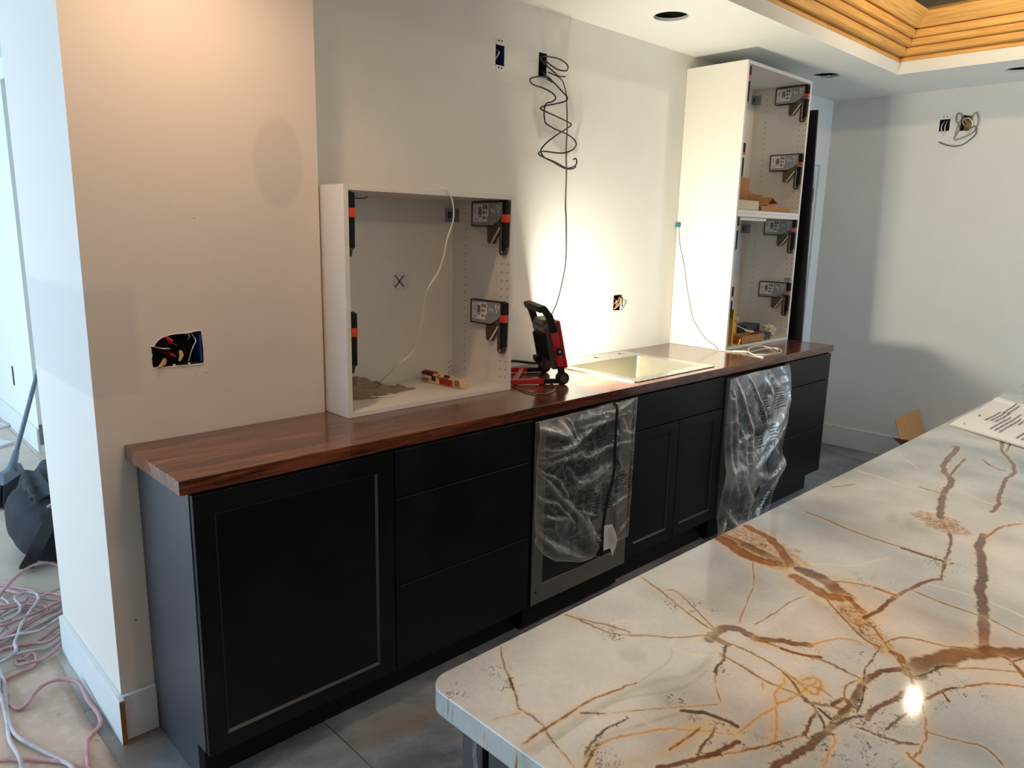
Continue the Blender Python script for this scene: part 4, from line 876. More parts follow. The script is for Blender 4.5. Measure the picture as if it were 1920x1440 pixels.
L(Mw).hexa([(-.215, -.125, .005), (-.195, -.125, .005), (-.10, .122, .005), (-.12, .122, .005), (-.215, -.125, .022), (-.195, -.125, .022), (-.10, .122, .022), (-.12, .122, .022)]).build('cross_rail', M['red'], wl_t, .002)
# lamp head
hd = L(Mt).hexa([(-.028, -.108, .035), (.03, -.112, .03), (.03, .112, .03), (-.028, .108, .035), (-.024, -.108, .225), (.03, -.112, .235), (.03, .112, .235), (-.024, .108, .225)]).build('lamp_head', M['greycasting'], wl_t, .008, seg=3)
L(Mt).box(-.036, -.026, -.082, .078, .075, .185).build('heat_sink', M['blackplastic'], hd, .003)
mb = L(Mt)
for i in range(9): mb.box(-.041, -.034, -.076+i*.018, -.071+i*.018, .08, .18)
tag(mb.build('fins', M['dark'], hd), kind='stuff')
L(Mt).box(-.026, .012, -.07, .07, .222, .244).build('top_cover', simple('warm_grey_cover', rgb(98, 88, 78), .5), hd, .006)
L(Mt).box(-.034, -.02, -.09, .085, .192, .215).build('grip_ledge', simple('warm_grey_ledge', rgb(92, 84, 76), .5), hd, .005)
L(Mt).box(.024, .040, -.113, .113, .03, .236).build('front_bezel', M['red'], hd, .006)
L(Mt).box(.0402, .0412, -.098, .098, .045, .220).build('led_lens', M['led'], hd)
L(Mt).box(-.05, -.02, .06, .115, .042, .07).build('switch_block', M['blackplastic'], hd, .003)
L(Mt).cyl((-.04, .02, .035), (-.012, .02, .035), .018, n=16).build('cable_gland', M['bronze'], hd, .002)
MB().tube([(1.70, .185, .955), (1.735, .165, .953), (1.76, .12, .951), (1.757, .07, .955), (1.748, .015, .965), tuple(Mt @ Vector((-.03, .02, .037)))], .006, 8, smooth=6).build('power_cord', M['cable'], wl_t, smooth=True)
MB().tube([(1.70, .185, .955), (1.62, .20, .935), (1.52, .205, .921), (1.45, .20, .9205)], .006, 8, smooth=6).build('power_cord', M['cable'], wl_t, smooth=True)
LC = [(1.602,-0.159,0.920),(1.594,-0.194,0.9185),(1.552,-0.242,0.9185),(1.499,-0.279,0.9185),(1.452,-0.292,0.9185),(1.424,-0.279,0.9185),(1.413,-0.246,0.9185),(1.418,-0.198,0.9185),(1.447,-0.107,0.9185)]
tag(MB().tube(LC, .0033, 8, smooth=6).build('cord_loop', simple('grey_brown_cord', rgb(92, 74, 66), .4), smooth=True), 'thin grey-brown cord looped on the counter under the work light', 'cord')

# ------------------------------------------------------------------ things in and on the cabinets
WH = [(1.07,.16,1.6765),(1.066,.03,1.6775),(1.063,-.08,1.6785),(1.056,-.142,1.680),(1.071,-.152,1.665),(1.086,-.152,1.633),(1.093,-.15,1.596),(1.086,-.15,1.559),(1.062,-.15,1.503),(1.056,-.14,1.447),(1.04,-.13,1.391),(1.002,-.12,1.334),(1.003,-.1,1.295),(1.009,-.08,1.235),(1.012,-.05,1.154),(1.017,.0,1.083),(.984,.03,1.045),(.969,.06,1.012),(.962,.10,.98),(.955,.135,.953),(.945,.165,.9365),(.90,.18,.9365)]
WH2 = [(.80,.045,.9365),(.83,.015,.9365),(.88,-.01,.9365),(.93,-.012,.9365),(.90,.03,.9365)]
tag(MB().tube(WH, .0028, 8, smooth=6).tube(WH2, .0028, 8, smooth=6).build('white_cable', M['whitecable'], smooth=True), 'thin white cable hanging over the top of the open wall cabinet', 'cable')
# rag
nu, nv = 150, 110
def ragf(u, v):
    x = .672+.39*u
    tap = 1-.8*max(0, (u-.45)/.55)**1.1; yc = .115-.065*u; y = yc+(v-.5)*.165*tap+.010*math.sin(9*u+3*v)
    c = math.exp(-((u-.42)/.24)**2)*math.exp(-((v-.62)/.36)**2)
    e = min(1, 9*min(v, 1-v))*min(1, 8*min(u+.05, 1-u)); z = .052*c
    for k in range(6):      # deep folds sweeping across the cloth
        q = v-(.12+.15*k+.13*math.sin(4.2*u+.9*k)+.05*math.sin(11*u+2*k)); z += .024*math.exp(-(q/.045)**2)*(1-.65*u)*(.6+.4*math.sin(5*u+k*2.1))
        q2 = u-(.1+.16*k+.10*math.sin(5*v+1.7*k)); z += .010*math.exp(-(q2/.03)**2)*(1-.7*u)
    return (x+.010*math.sin(14*v+5*u)*e, y+.008*math.sin(17*u)*e, CT+.0205+e*z)
tag(MB().grid(ragf, nu, nv).build('rag', M['rag'], smooth=True, solid=.003), 'crumpled taupe cloth lying in the bottom of the open wall cabinet', 'cloth')
# packet of shims
pk = thing('packet', 'torn red and cream plastic packet beside the cloth in the open wall cabinet', 'packet', (1.21, .04, CT+.0185))
ax = Vector((.02, -.22, 0)).normalized(); Pc = Vector((1.202, .04, CT+.0187)); sd = Vector((-ax.y, ax.x, 0)); 
# long axis runs from back-left to front-right as seen; side facing the room is -x/-y
def pkp(a, b, c): return Pc+ax*a+sd*b+Vector((0, 0, c))
mb = MB()
def ring(a, w, h, j=0): return [pkp(a, -w, .001), pkp(a, -w*.98, h*.75+j), pkp(a, -w*.55, h), pkp(a, w*.5, h+j), pkp(a, w, h*.7), pkp(a, w, .001)]
rs = [ring(-.125, .012, .012), ring(-.112, .021, .032, .003), ring(-.06, .024, .042), ring(0, .024, .040, .002), ring(.06, .024, .036), ring(.10, .022, .032, .003), ring(.122, .016, .02)]
n = 6; vs = [p for r in rs for p in r]; fs = [(i*n+k, i*n+(k+1) % n, (i+1)*n+(k+1) % n, (i+1)*n+k) for i in range(len(rs)-1) for k in range(n)]+[tuple(range(n))[::-1], tuple(range((len(rs)-1)*n, len(rs)*n))]
mb.add(vs, fs).build('wrapper', M['packcream'], pk, .002)
E_S = -1.0
def patch(a0, a1, t0, t1, m, name='printed_panel', e=.0008):
    def sp(a, t):
        w = .0245+e; h = .0415-.05*max(0, a+.06)*.6+e
        if t < .5: return pkp(a, -w+.002*(t), .004+(h*.78-.004)*t*2)
        return pkp(a, -w+.011*(t-.5)*2, h*.78+h*.25*(t-.5)*2)
    m_ = MB(); m_.grid(lambda u, v: sp(a0+(a1-a0)*u, t0+(t1-t0)*v), 4, 6); return m_.build(name, m, pk)
pr_ = patch(-.108, -.04, .45, 1.0, M['packdark']); patch(-.1, -.02, .95, 1.25, M['packred']); patch(-.045, -.02, .15, .55, M['packdark']); patch(.0, .075, .02, .5, M['packred']); patch(-.1, -.06, .05, .4, M['packtan']); patch(-.015, .0, .4, .9, M['packtan']); patch(.02, .05, .75, 1.1, M['packdark']); patch(.012, .05, .52, .7, M['packtan']); patch(.085, .11, .1, .7, M['packtan'])
cu = bpy.data.curves.new('lettering', 'FONT'); cu.body = 'Satins'; cu.size = .021; cu.extrude = .0003
to = bpy.data.objects.new('lettering_src', cu); COL.objects.link(to)
bpy.context.view_layer.update()
me = bpy.data.meshes.new_from_object(to.evaluated_get(bpy.context.evaluated_depsgraph_get())); bpy.data.objects.remove(to)
a0 = pkp(-.104, -.0262, .021); right = ax; upv = (sd*.15+Vector((0, 0, 1))).normalized()
vw = (Vector((-.63, -2.24, 1.54))-Pc)
if right.cross(upv).dot(vw) < 0: right = -right; a0 = pkp(-.045, -.0262, .021)
nrm = right.cross(upv)
Mx = Matrix(((right.x, upv.x, nrm.x, a0.x), (right.y, upv.y, nrm.y, a0.y), (right.z, upv.z, nrm.z, a0.z), (0, 0, 0, 1)))
me.transform(Matrix.Translation(-OFF[pk.name]) @ Mx); me.materials.clear(); me.materials.append(M['letter'])
o = bpy.data.objects.new('lettering', me); COL.objects.link(o); o.parent = pr_; 

def obj_at(T): m_ = MB(); m_.T = T; return m_
def rz(x, y, z, a): return Matrix.Translation((x, y, z)) @ Matrix.Rotation(R_(a), 4, 'Z')
def carton(name, label, T, w, d, h, open_=True, m='kraft', th=.003, flaps=()):
    b = thing(name, label, 'box', tuple(T.translation))
    m_ = obj_at(T); m_.box(-w/2, w/2, -d/2, -d/2+th, 0, h).box(-w/2, w/2, d/2-th, d/2, 0, h).box(-w/2, -w/2+th, -d/2+th, d/2-th, 0, h).box(w/2-th, w/2, -d/2+th, d/2-th, 0, h).box(-w/2, w/2, -d/2, d/2, 0, th)
    if not open_: m_.box(-w/2, w/2, -d/2, d/2, h-th, h)
    m_.build('walls', M[m], b, .0006)
    for (side, ang, ln) in flaps:   # flap hinged on a top edge, ang from horizontal outwards
        a = R_(ang); c, s = math.cos(a)*ln, math.sin(a)*ln; m_ = obj_at(T)
        if side == 'f': q = [(-w/2, -d/2, h), (w/2, -d/2, h), (w/2, -d/2-c, h+s), (-w/2, -d/2-c, h+s)]
        elif side == 'b': q = [(-w/2, d/2, h), (w/2, d/2, h), (w/2, d/2+c, h+s), (-w/2, d/2+c, h+s)]
        elif side == 'l': q = [(-w/2, -d/2, h), (-w/2, d/2, h), (-w/2-c, d/2, h+s), (-w/2-c, -d/2, h+s)]
        else: q = [(w/2, -d/2, h), (w/2, d/2, h), (w/2+c, d/2, h+s), (w/2+c, -d/2, h+s)]
        m_.add(q, [(0, 1, 2, 3)]).build('flap', M[m], b, solid=.003)
    return b
UZ = 1.662+ZS+.001
carton('cardboard_box', 'tall narrow brown carton standing at the back left of the upper tall cabinet', rz(3.56, .165, UZ, 0), .17, .075, .205, True, flaps=(('b', 80, .02),))
carton('cardboard_box', 'small brown carton beside the tall carton in the upper tall cabinet', rz(3.672, .170, UZ, 0), .045, .06, .13)
carton('cardboard_box', 'brown carton with a peaked open flap in the upper tall cabinet', rz(3.46, .088, UZ, 0), .30, .10, .058, True, flaps=(('f', 62, .05), ('b', 100, .05)))
carton('cardboard_box', 'shallow open brown carton on the floor of the upper tall cabinet', rz(3.565, -.055, UZ, 0), .345, .09, .032, True)
b = thing('cardboard_flap', 'bent cardboard piece peaked like a roof over the shallow carton', 'cardboard', (3.55, -.03, UZ+.033))
MB().add([(3.39, -.085, UZ+.0345), (3.49, -.085, UZ+.042), (3.54, -.085, UZ+.082), (3.61, -.085, UZ+.05), (3.39, -.02, UZ+.0345), (3.49, -.02, UZ+.042), (3.54, -.02, UZ+.082), (3.61, -.02, UZ+.05)], [(0, 1, 5, 4), (1, 2, 6, 5), (2, 3, 7, 6)]).build('sheet', M['kraft'], b, solid=.003)
MB().box(3.505, 3.595, -.075, -.03, UZ+.0335, UZ+.043).build('insert', M['kraft'], b, .001)
carton('cream_box', 'cream box at the front left of the upper tall cabinet', rz(3.22, -.06, UZ, 0), .22, .11, .055, False, m='cream')
LZ = CT+.0005+ZS+.001
carton('cardboard_box', 'long brown carton at the front of the lower tall cabinet', rz(3.375, -.085, LZ, 0), .26, .085, .045, True, flaps=())
carton('cardboard_box', 'brown carton upright behind the brass pull in the lower tall cabinet', rz(3.24, -.02, LZ, 8), .12, .09, .125, True)
carton('cardboard_box', 'tan carton on edge at the back of the lower tall cabinet', rz(3.55, .17, LZ+.0, 0), .26, .06, .115, False, m='cream')
carton('cardboard_box', 'brown carton end between the tan carton and the brass pull', rz(3.38, .15, LZ, 0), .07, .08, .13, False)
carton('grey_box', 'dark grey box between the cartons in the lower tall cabinet', rz(3.60, .05, LZ, 5), .20, .10, .075, False, m='greybox')
carton('grey_box', 'low grey box behind the long front carton', rz(3.56, -.075, LZ, 0), .10, .08, .04, False, m='greybox')
bh = thing('brass_pull', 'brass bar pull standing upright at the left of the lower tall cabinet', 'handle', (3.145, -.115, LZ))
MB().box(3.136, 3.154, -.124, -.106, LZ, LZ+.205).build('bar', M['gold'], bh, .002)
MB().box(3.1545, 3.176, -.122, -.108, LZ+.07, LZ+.13).build('mount', M['gold'], bh, .002)
MB().tube([(3.195, -.132, LZ+.002), (3.202, -.134, LZ+.018), (3.21, -.133, LZ+.035)], .005, 8).build('small_pull', M['gold'], bh)
def crump(cx, cy, cz, rx, ry, rz_, seed, name, label):
    bm = bmesh.new(); bmesh.ops.create_icosphere(bm, subdivisions=4, radius=1)
    for v in bm.verts:
        p = v.co; n = float(fbm(np.array([p.x*2.3+seed]), np.array([p.y*2.3+p.z*3.1]), 3)[0]); m2 = float(vnoise(np.array([p.x*5+p.z*4+seed]), np.array([p.y*5-p.z*3]))[0])
        k = .55+.9*abs(2*n-1)+.35*m2; v.co = Vector((cx+p.x*rx*k, cy+p.y*ry*k, max(cz+.0008, cz+rz_+p.z*rz_*k*(1.2 if p.z > 0 else 1))))
    me = bpy.data.meshes.new(name); bm.to_mesh(me); bm.free(); me.materials.append(M['crumple'])
    o = bpy.data.objects.new(name, me); COL.objects.link(o); return tag(o, label, 'paper')
crump(3.69, -.055, LZ, .055, .045, .036, 3.3, 'crumpled_paper', 'crumpled cream paper ball by the right side of the lower tall cabinet')
tag(MB().tube([(3.30, .10, LZ+.14), (3.31, .02, LZ+.105), (3.36, -.02, LZ+.09), (3.42, -.055, LZ+.062), (3.47, -.075, LZ+.052), (3.44, -.078, LZ+.050), (3.40, -.055, LZ+.060)], .003, 8, smooth=6).build('white_cable', M['whitecable'], smooth=True), 'short white cable loop lying on the cartons in the lower tall cabinet', 'cable')
LP = [(3.030,-.10,.9172),(3.05,-.165,.9172),(3.085,-.225,.9172),(3.125,-.25,.9172),(3.236,-.262,.923),(3.338,-.292,.925),(3.300,-.345,.9172),(3.19,-.367,.9172),(3.10,-.345,.9172),(3.076,-.29,.9172),(3.152,-.226,.922),(3.26,-.19,.925),(3.385,-.186,.9172),(3.37,-.243,.9172),(3.321,-.303,.922),(3.26,-.34,.926)]
mb = MB().tube(LP, .003, 8, smooth=6).tube([(3.06,-.18,.9205),(3.086,-.21,.9205),(3.089,-.248,.923),(3.04,-.322,.9172),(3.014,-.385,.9172)], .003, 8, smooth=6).tube([(3.50,-.100,LZ+.004),(3.475,-.13,.938),(3.46,-.145,.9185),(3.38,-.152,.9172),(3.3,-.158,.9172),(3.186,-.204,.9215)], .003, 8, smooth=6)
tag(mb.build('white_cable', M['whitecable'], smooth=True), 'white cable looped on the counter in front of the tall cabinet', 'cable')
tag(MB().tube([(3.0520,.2150,1.590),(3.0525,.205,1.50),(3.0525,.166,1.377),(3.0525,.134,1.244),(3.0525,.104,1.14),(3.0525,.077,1.066),(3.0525,.0,.977),(3.052,-.064,.940),(3.045,-.10,.9165)], .0014, 6, smooth=5).build('thin_wire', simple('grey_thin_wire', rgb(46, 46, 44), .5), smooth=True), 'thin grey wire hanging down the left side of the tall cabinet', 'wire')
tag(MB().box(3.040, 3.0542, .205, .2295, 1.583, 1.607).build('cable_clip', simple('teal_clip', rgb(40, 120, 130), .5), None, .002), 'tiny teal clip holding the thin wire where the tall cabinet meets the wall', 'clip')

# ------------------------------------------------------------------ island
def jit(P, k, a, seed):
    rr = np.random.RandomState(seed); Q = np.array([tuple(v) for v in catmull([(x, y, 0) for x, y in P], k)])[:, :2]
    lo = rr.randn(len(P), 2)*a*1.2; s_ = np.linspace(0, len(P)-1, len(Q)); Q = Q+np.stack([np.interp(s_, np.arange(len(P)), lo[:, i]) for i in (0, 1)], -1)
    return Q+rr.randn(*Q.shape)*a
rr = random.Random(12)
for k, w, pp in list(VEINS):       # short dark barbs growing from the strong veins
    if k not in 'BD': continue
    for (x0, y0), (x1, y1) in zip(pp, pp[1:]):
        L_ = math.hypot(x1-x0, y1-y0)
        for i in range(int(L_/.017)):
            t = rr.random(); sg = rr.choice((-1, 1)); nx, ny = -(y1-y0)/L_*sg, (x1-x0)/L_*sg; tx, ty = (x1-x0)/L_, (y1-y0)/L_
            x = x0+(x1-x0)*t+nx*w*.35; y = y0+(y1-y0)*t+ny*w*.35; l = rr.uniform(.002, .007); q = rr.uniform(-.6, .6)
            VEINS.append(('D', rr.uniform(.0007, .0014), [(x, y), (x+(nx+tx*q)*l*.5, y+(ny+ty*q)*l*.5), (x+(nx+tx*q*1.6)*l, y+(ny+ty*q*1.6)*l)]))
IX, IY, IR = -.0545, -1.4855, .034
KC = {'B': rgb(100, 57, 32), 'R': rgb(142, 86, 34), 'G': rgb(188, 128, 44), 'D': rgb(56, 46, 42), 'L': rgb(108, 70, 42), 'O': rgb(146, 146, 122), 'S': rgb(196, 158, 104), 'P': rgb(222, 208, 184), 'F': rgb(162, 116, 62), 'M': rgb(142, 122, 108)}
def paint(X, Y):
    n = len(X); base = np.array(rgb(166, 173, 175)[:3]); c2 = np.array(rgb(142, 154, 162)[:3]); c3 = np.array(rgb(196, 191, 183)[:3])
    a = fbm(X*3.1+3, Y*3.1+9, 4); b = fbm(X*1.7+30, Y*2.3, 3); f = vnoise(X*420, Y*420); f2 = vnoise(X*160, Y*160)
    C = base+(c2-base)*np.clip((a-.42)*4, 0, 1)[:, None]; C = C+(c3-C)*np.clip((b-.5)*4, 0, 1)[:, None]*.7; pl_ = fbm(X*5.5+40, Y*5.5+3, 3); C = C*(1+.20*np.clip((pl_-.5)*5, -1, 1))[:, None]
    cell = np.abs(fbm(X*4+7, Y*4, 3)-.5)   # faint cloudy plates
    C *= (1+.10*(np.clip(cell*6, 0, 1)-.5))[:, None]; C *= (1+.10*(f-.5)+.06*(f2-.5))[:, None]
    D = np.zeros(n)
    rag1 = fbm(X*55, Y*55, 3)-.5; rag2 = fbm(X*190, Y*190, 2)-.5
    for vi, (k, w, pp) in enumerate(VEINS):
        P = jit(pp, 5, (.0006+w*.05) if k in 'BRDLG' and len(pp) > 3 else 0, vi); w = max(w*1.1, .0013); h = w/2
        mar = {'S': 2.6, 'O': 2.2, 'M': 2.2, 'F': 1.6, 'P': 2}.get(k, 1.5)*w+.012
        m = (X > P[:, 0].min()-mar) & (X < P[:, 0].max()+mar) & (Y > P[:, 1].min()-mar) & (Y < P[:, 1].max()+mar)
        ii = np.nonzero(m)[0]
        if not len(ii): continue
        x = X[ii]; y = Y[ii]; d = np.full(len(ii), 9.); tp = np.zeros(len(ii)); ns = len(P)-1
        wob = rag1[ii]*.004
        for si, ((x0, y0), (x1, y1)) in enumerate(zip(P, P[1:])):
            L2 = (x1-x0)**2+(y1-y0)**2+1e-12; t = np.clip(((x-x0)*(x1-x0)+(y-y0)*(y1-y0))/L2, 0, 1)
            dn_ = np.hypot(x-x0-t*(x1-x0), y-y0-t*(y1-y0)); tp = np.where(dn_ < d, (si+t)/ns, tp); d = np.minimum(d, dn_)
        col = np.array(KC[k][:3])
        if k in 'SOMP':
            mk = np.exp(-(d/(h*1.15))**2)*{'S': .45, 'O': .55, 'M': .4, 'P': .7}[k]*(.75+.7*rag1[ii])
        elif k == 'F':
            mk = np.clip((h*1.1-d+rag1[ii]*h*.9)/(h*.35), 0, 1)*np.clip(.62+3.0*rag2[ii], .3, .97)
        else:
            h = h*((.4+.6*np.clip(np.minimum(tp, 1-tp)*7, 0, 1)) if w < .006 else .95)*(.62+.76*vnoise(tp*ns*.9+vi*3.7, tp*0+vi) if w < .006 else .85+.3*vnoise(tp*ns*.9+vi*3.7, tp*0+vi))
            dd = np.maximum(d-.0006, 0)+rag2[ii]*np.minimum(h*.9, .0016)+wob*.3
            mk = np.clip((h*1.12-dd)/(h*.35+.0006), 0, 1)*(.95 if k in 'BRD' else .8)
            halo = np.exp(-np.maximum(d-h, 0)/(.0035+.35*w))*(0 if w < .0018 and k == 'D' else 1)
            hc = np.array(rgb(206, 176, 122)[:3]) if k in 'RGL' else np.array(rgb(205, 184, 150)[:3])
            hm = (halo*(.5 if k in 'RG' else .42)*(1-mk))[:, None]; C[ii] = C[ii]*(1-hm)+hc*hm
            if k in 'BR': col = col*(1+.9*rag1[ii])[:, None]*(1+.7*rag2[ii])[:, None]*(1-.35*np.exp(-((d-h*.9)/(h*.25+.0005))**2))[:, None]
        mk = np.clip(mk, 0, 1)[:, None]; C[ii] = C[ii]*(1-mk)+col*mk
    for (x0, y0, r) in DEND:
        d2 = ((X-x0)**2+(Y-y0)**2)/(r*r); D = np.maximum(D, np.exp(-d2*1.1))
    ang = X*.3+Y*.6; sp = np.abs(2*fbm(X*120+Y*40, Y*230-X*60, 2)-1); sp2 = vnoise(X*70+5, Y*70)
    mk = (np.clip((.13-sp)/.06, 0, 1)*np.clip((sp2-.42)*6, 0, 1)*np.clip(D*1.6, 0, 1)*.85)[:, None]
    C = C*(1-mk)+np.array(rgb(64, 56, 46)[:3])*mk
    return np.clip(C, 0, 1)
xs = [IX]
while xs[-1] < 3.45: xs.append(xs[-1]+(.0017 if xs[-1] < .75 else min(.012, .0017+(xs[-1]-.75)*.006)))
ys = [IY]
while ys[-1] > -2.95: ys.append(ys[-1]-(.0017 if ys[-1] > -2.14 else .03))
xs = np.array(xs); ys = np.array(ys); GX, GY = np.meshgrid(xs, ys); sh = GX.shape
X = GX.ravel().copy(); Y = GY.ravel().copy()
cx, cy = IX+IR, IY-IR; dx = X-cx; dy = Y-cy; r = np.hypot(dx, dy); m = (dx < 0) & (dy > 0) & (r > IR)
X[m] = cx+dx[m]/r[m]*IR; Y[m] = cy+dy[m]/r[m]*IR
# border strip: back edge (toward +x), rounded corner, end edge
per = [(x, IY) for x in np.arange(3.45, cx, -.006)]+[(cx+IR*math.cos(a), cy+IR*math.sin(a)) for a in np.linspace(math.pi/2, math.pi, 24)]+[(IX, y) for y in np.arange(cy-.002, -2.95, -.002)]
per = np.array(per); npz = len(per); TH = .036
prof = [(0, 0), (.0008, -.0018), (.0008, -.018), (.0008, -.034), (0, -TH)]
nor = np.zeros_like(per)
for i, (x, y) in enumerate(per):
    v = (0, 1) if x > cx and y > cy else ((-1, 0) if y <= cy else ((x-cx)/IR, (y-cy)/IR)); nor[i] = v
EX = []; EY = []; EZ = []; SX = []; SY = []
for (o_, z) in prof:
    EX.append(per[:, 0]+nor[:, 0]*o_); EY.append(per[:, 1]+nor[:, 1]*o_); EZ.append(np.full(npz, CT+z)); SX.append(per[:, 0]+nor[:, 0]*z*.9); SY.append(per[:, 1]+nor[:, 1]*z*.9)
EX = np.concatenate(EX); EY = np.concatenate(EY); EZ = np.concatenate(EZ)
Cc = paint(np.concatenate([X, np.concatenate(SX)]), np.concatenate([Y, np.concatenate(SY)]))
co = np.concatenate([np.stack([X, Y, np.full(len(X), CT)], -1), np.stack([EX, EY, EZ], -1)])
idx = np.arange(sh[0]*sh[1]).reshape(sh)
q1 = np.stack([idx[1:, :-1], idx[1:, 1:], idx[:-1, 1:], idx[:-1, :-1]], -1).reshape(-1, 4)
id2 = np.arange(len(EX)).reshape(len(prof), npz)+len(X)
q2 = np.stack([id2[:-1, :-1], id2[:-1, 1:], id2[1:, 1:], id2[1:, :-1]], -1).reshape(-1, 4)[:, ::-1]
fc = np.concatenate([q1, q2])
me = bpy.data.meshes.new('polished_slab'); nF = len(fc)
me.vertices.add(len(co)); me.vertices.foreach_set('co', co.astype(np.float32).ravel())
me.loops.add(nF*4); me.loops.foreach_set('vertex_index', fc.astype(np.int32).ravel())
me.polygons.add(nF); me.polygons.foreach_set('loop_start', np.arange(0, nF*4, 4, dtype=np.int32))
me.update(calc_edges=True)
at = me.color_attributes.new('stone', 'FLOAT_COLOR', 'POINT')
at.data.foreach_set('color', np.concatenate([Cc, np.ones((len(Cc), 1))], -1).astype(np.float32).ravel())
st = NT('veined_quartzite'); an = st.N('ShaderNodeAttribute'); an.attribute_name = 'stone'; fn = st.noise(st.pos(), 700, 2)
st.col(st.mix(st.math('MULTIPLY', fn, .12), an.outputs['Color'], rgb(120, 118, 112))); st.set(rough=.055, spec=.5)
me.materials.append(st.m); me.shade_flat()
isl = thing('kitchen_island', 'island with a pale veined stone top and dark base in the foreground', 'island', (1.6, -2.1, 0))
o = bpy.data.objects.new('worktop', me); COL.objects.link(o); o.parent = isl; o.location = -Vector(isl.location); OFF['worktop'] = Vector((0, 0, 0))
m_ = MB().add([(IX+.02, IY-.02, CT-TH), (3.4, IY-.02, CT-TH), (3.4, -2.95, CT-TH), (IX+.02, -2.95, CT-TH)], [(0, 3, 2, 1)]).build('worktop_underside', M['edge'], isl)
m_ = MB().box(-.0385, .0, -1.588, -1.546, 0, CT-TH).build('corner_post', M['blackside'], isl, .0015)
mb = MB(); mb.grid(lambda u, v: (-.0396-.0025*abs(math.sin(9*v+5*u))-.0006, -1.5835+.0105*u+.004*math.sin(14*v), CT-TH-.002-.19*v), 4, 20)
f_ = mb.build('film_strip', M['film'], isl); a_ = f_.data.attributes.new('crease', 'FLOAT', 'POINT'); a_.data.foreach_set('value', [random.uniform(.05, .5) for _ in f_.data.vertices])
MB().box(-.0385, 0, -2.9, -1.600, 0, CT-TH).build('end_panel', M['blackside'], isl, .0015)
MB().box(.004, 3.35, -2.88, -1.556, .0, CT-TH).build('base_body', M['black'], isl)

# building plan sheets lying on the island
pp = thing('plan_sheets', 'white building plan sheets lying on the far part of the island', 'paper', (2.3, -1.7, CT))
A = Vector((2.196, -1.500, 0)); ex = Vector((.985, .0, 0)); ey = Vector((-.50, -.866, 0))
def shp(u, v, z0): 
    p = A+Vector((.60*u, -.002, 0))+ey*(.78*v); z = z0+.0035*abs(math.sin(5*u+3*v))+.008*math.exp(-((u-.98)/.05)**2)+.004*math.exp(-((v)/.05)**2)*u
    return Vector((p.x, p.y, CT+z))
MB().grid(lambda u, v: shp(u, v, .0006), 30, 30).build('sheet', M['paper'], pp, smooth=True)
MB().grid(lambda u, v: shp(u, v, .0026)+Vector((.004, -.006, 0)), 30, 30).build('sheet', M['paper'], pp, smooth=True)
mb = MB(); rr = random.Random(4)
for (u0, v0, lu, n, dv) in ((.06, .045, .05, 1, .02), (.36, .045, .06, 1, .02), (.72, .04, .06, 1, .02), (.30, .095, .40, 3, .022), (.12, .165, .62, 3, .024), (.62, .11, .34, 2, .022), (.45, .235, .45, 3, .024), (.05, .30, .5, 4, .024), (.5, .42, .4, 4, .024), (.1, .5, .4, 4, .024)):
    for i in range(n):
        v = v0+dv*i; u = u0+rr.uniform(0, .06); e = u0+lu*rr.uniform(.7, 1)
        while u < e:
            l = rr.uniform(.04, .11); a = [shp(u, v, .0050), shp(min(u+l, e), v, .0050), shp(min(u+l, e), v+.009, .0050), shp(u, v+.009, .0050)]
            mb.add([q+Vector((.004, -.006, .0)) for q in a], [(0, 3, 2, 1)]); u += l+.010
tag(mb.build('printed_text', M['greyprint'], pp), kind='stuff')

# cardboard carton on the floor behind the island
carton('floor_carton', 'open cardboard carton on the floor against the far wall, one flap raised', rz(4.62, -.93, .0005, 0), .46, .50, .245, True, flaps=(('b', 70, .17), ('l', 25, .2)))

# ------------------------------------------------------------------ the hall at the left
nvx = 40
mb = MB(); mb.grid(lambda u, v: (-1.5+1.385*u-.016*(1-v)*u+.006*math.sin(14*v)*(u > .97), -1.5+2.13*v, .0015+.0022*abs(math.sin(23*u+5*v))*abs(math.sin(17*v-4*u))), 40, 60)
tag(mb.build('floor_paper', M['floorpaper'], smooth=True, solid=.0008), 'brown protective paper sheet on the hall floor under the hose loops', 'paper')
mb = MB(); rr = random.Random(3)
for i in range(60):
    x = -.12+rr.gauss(0, .03)-.02*rr.random(); y = rr.uniform(-.3, .7); s = rr.uniform(.0012, .004); z = .0046
    mb.tube([(x, y, z), (x+s*rr.uniform(-1, 1), y+s*2, z+.0005)], s*.5, 5)
for i in range(30):
    x = rr.uniform(-.45, -.1); y = rr.uniform(-.2, 2.6); s = rr.uniform(.002, .006); mb.tube([(x, y, .006), (x+s, y+s*rr.uniform(-2, 2), .0065)], s*.4, 5)
tag(mb.build('debris', simple('debris', rgb(200, 180, 150), .9), None), 'crumbs of plaster and wood scattered on the hall floor', 'debris', kind='stuff')
r0 = .0062; z0 = .0125
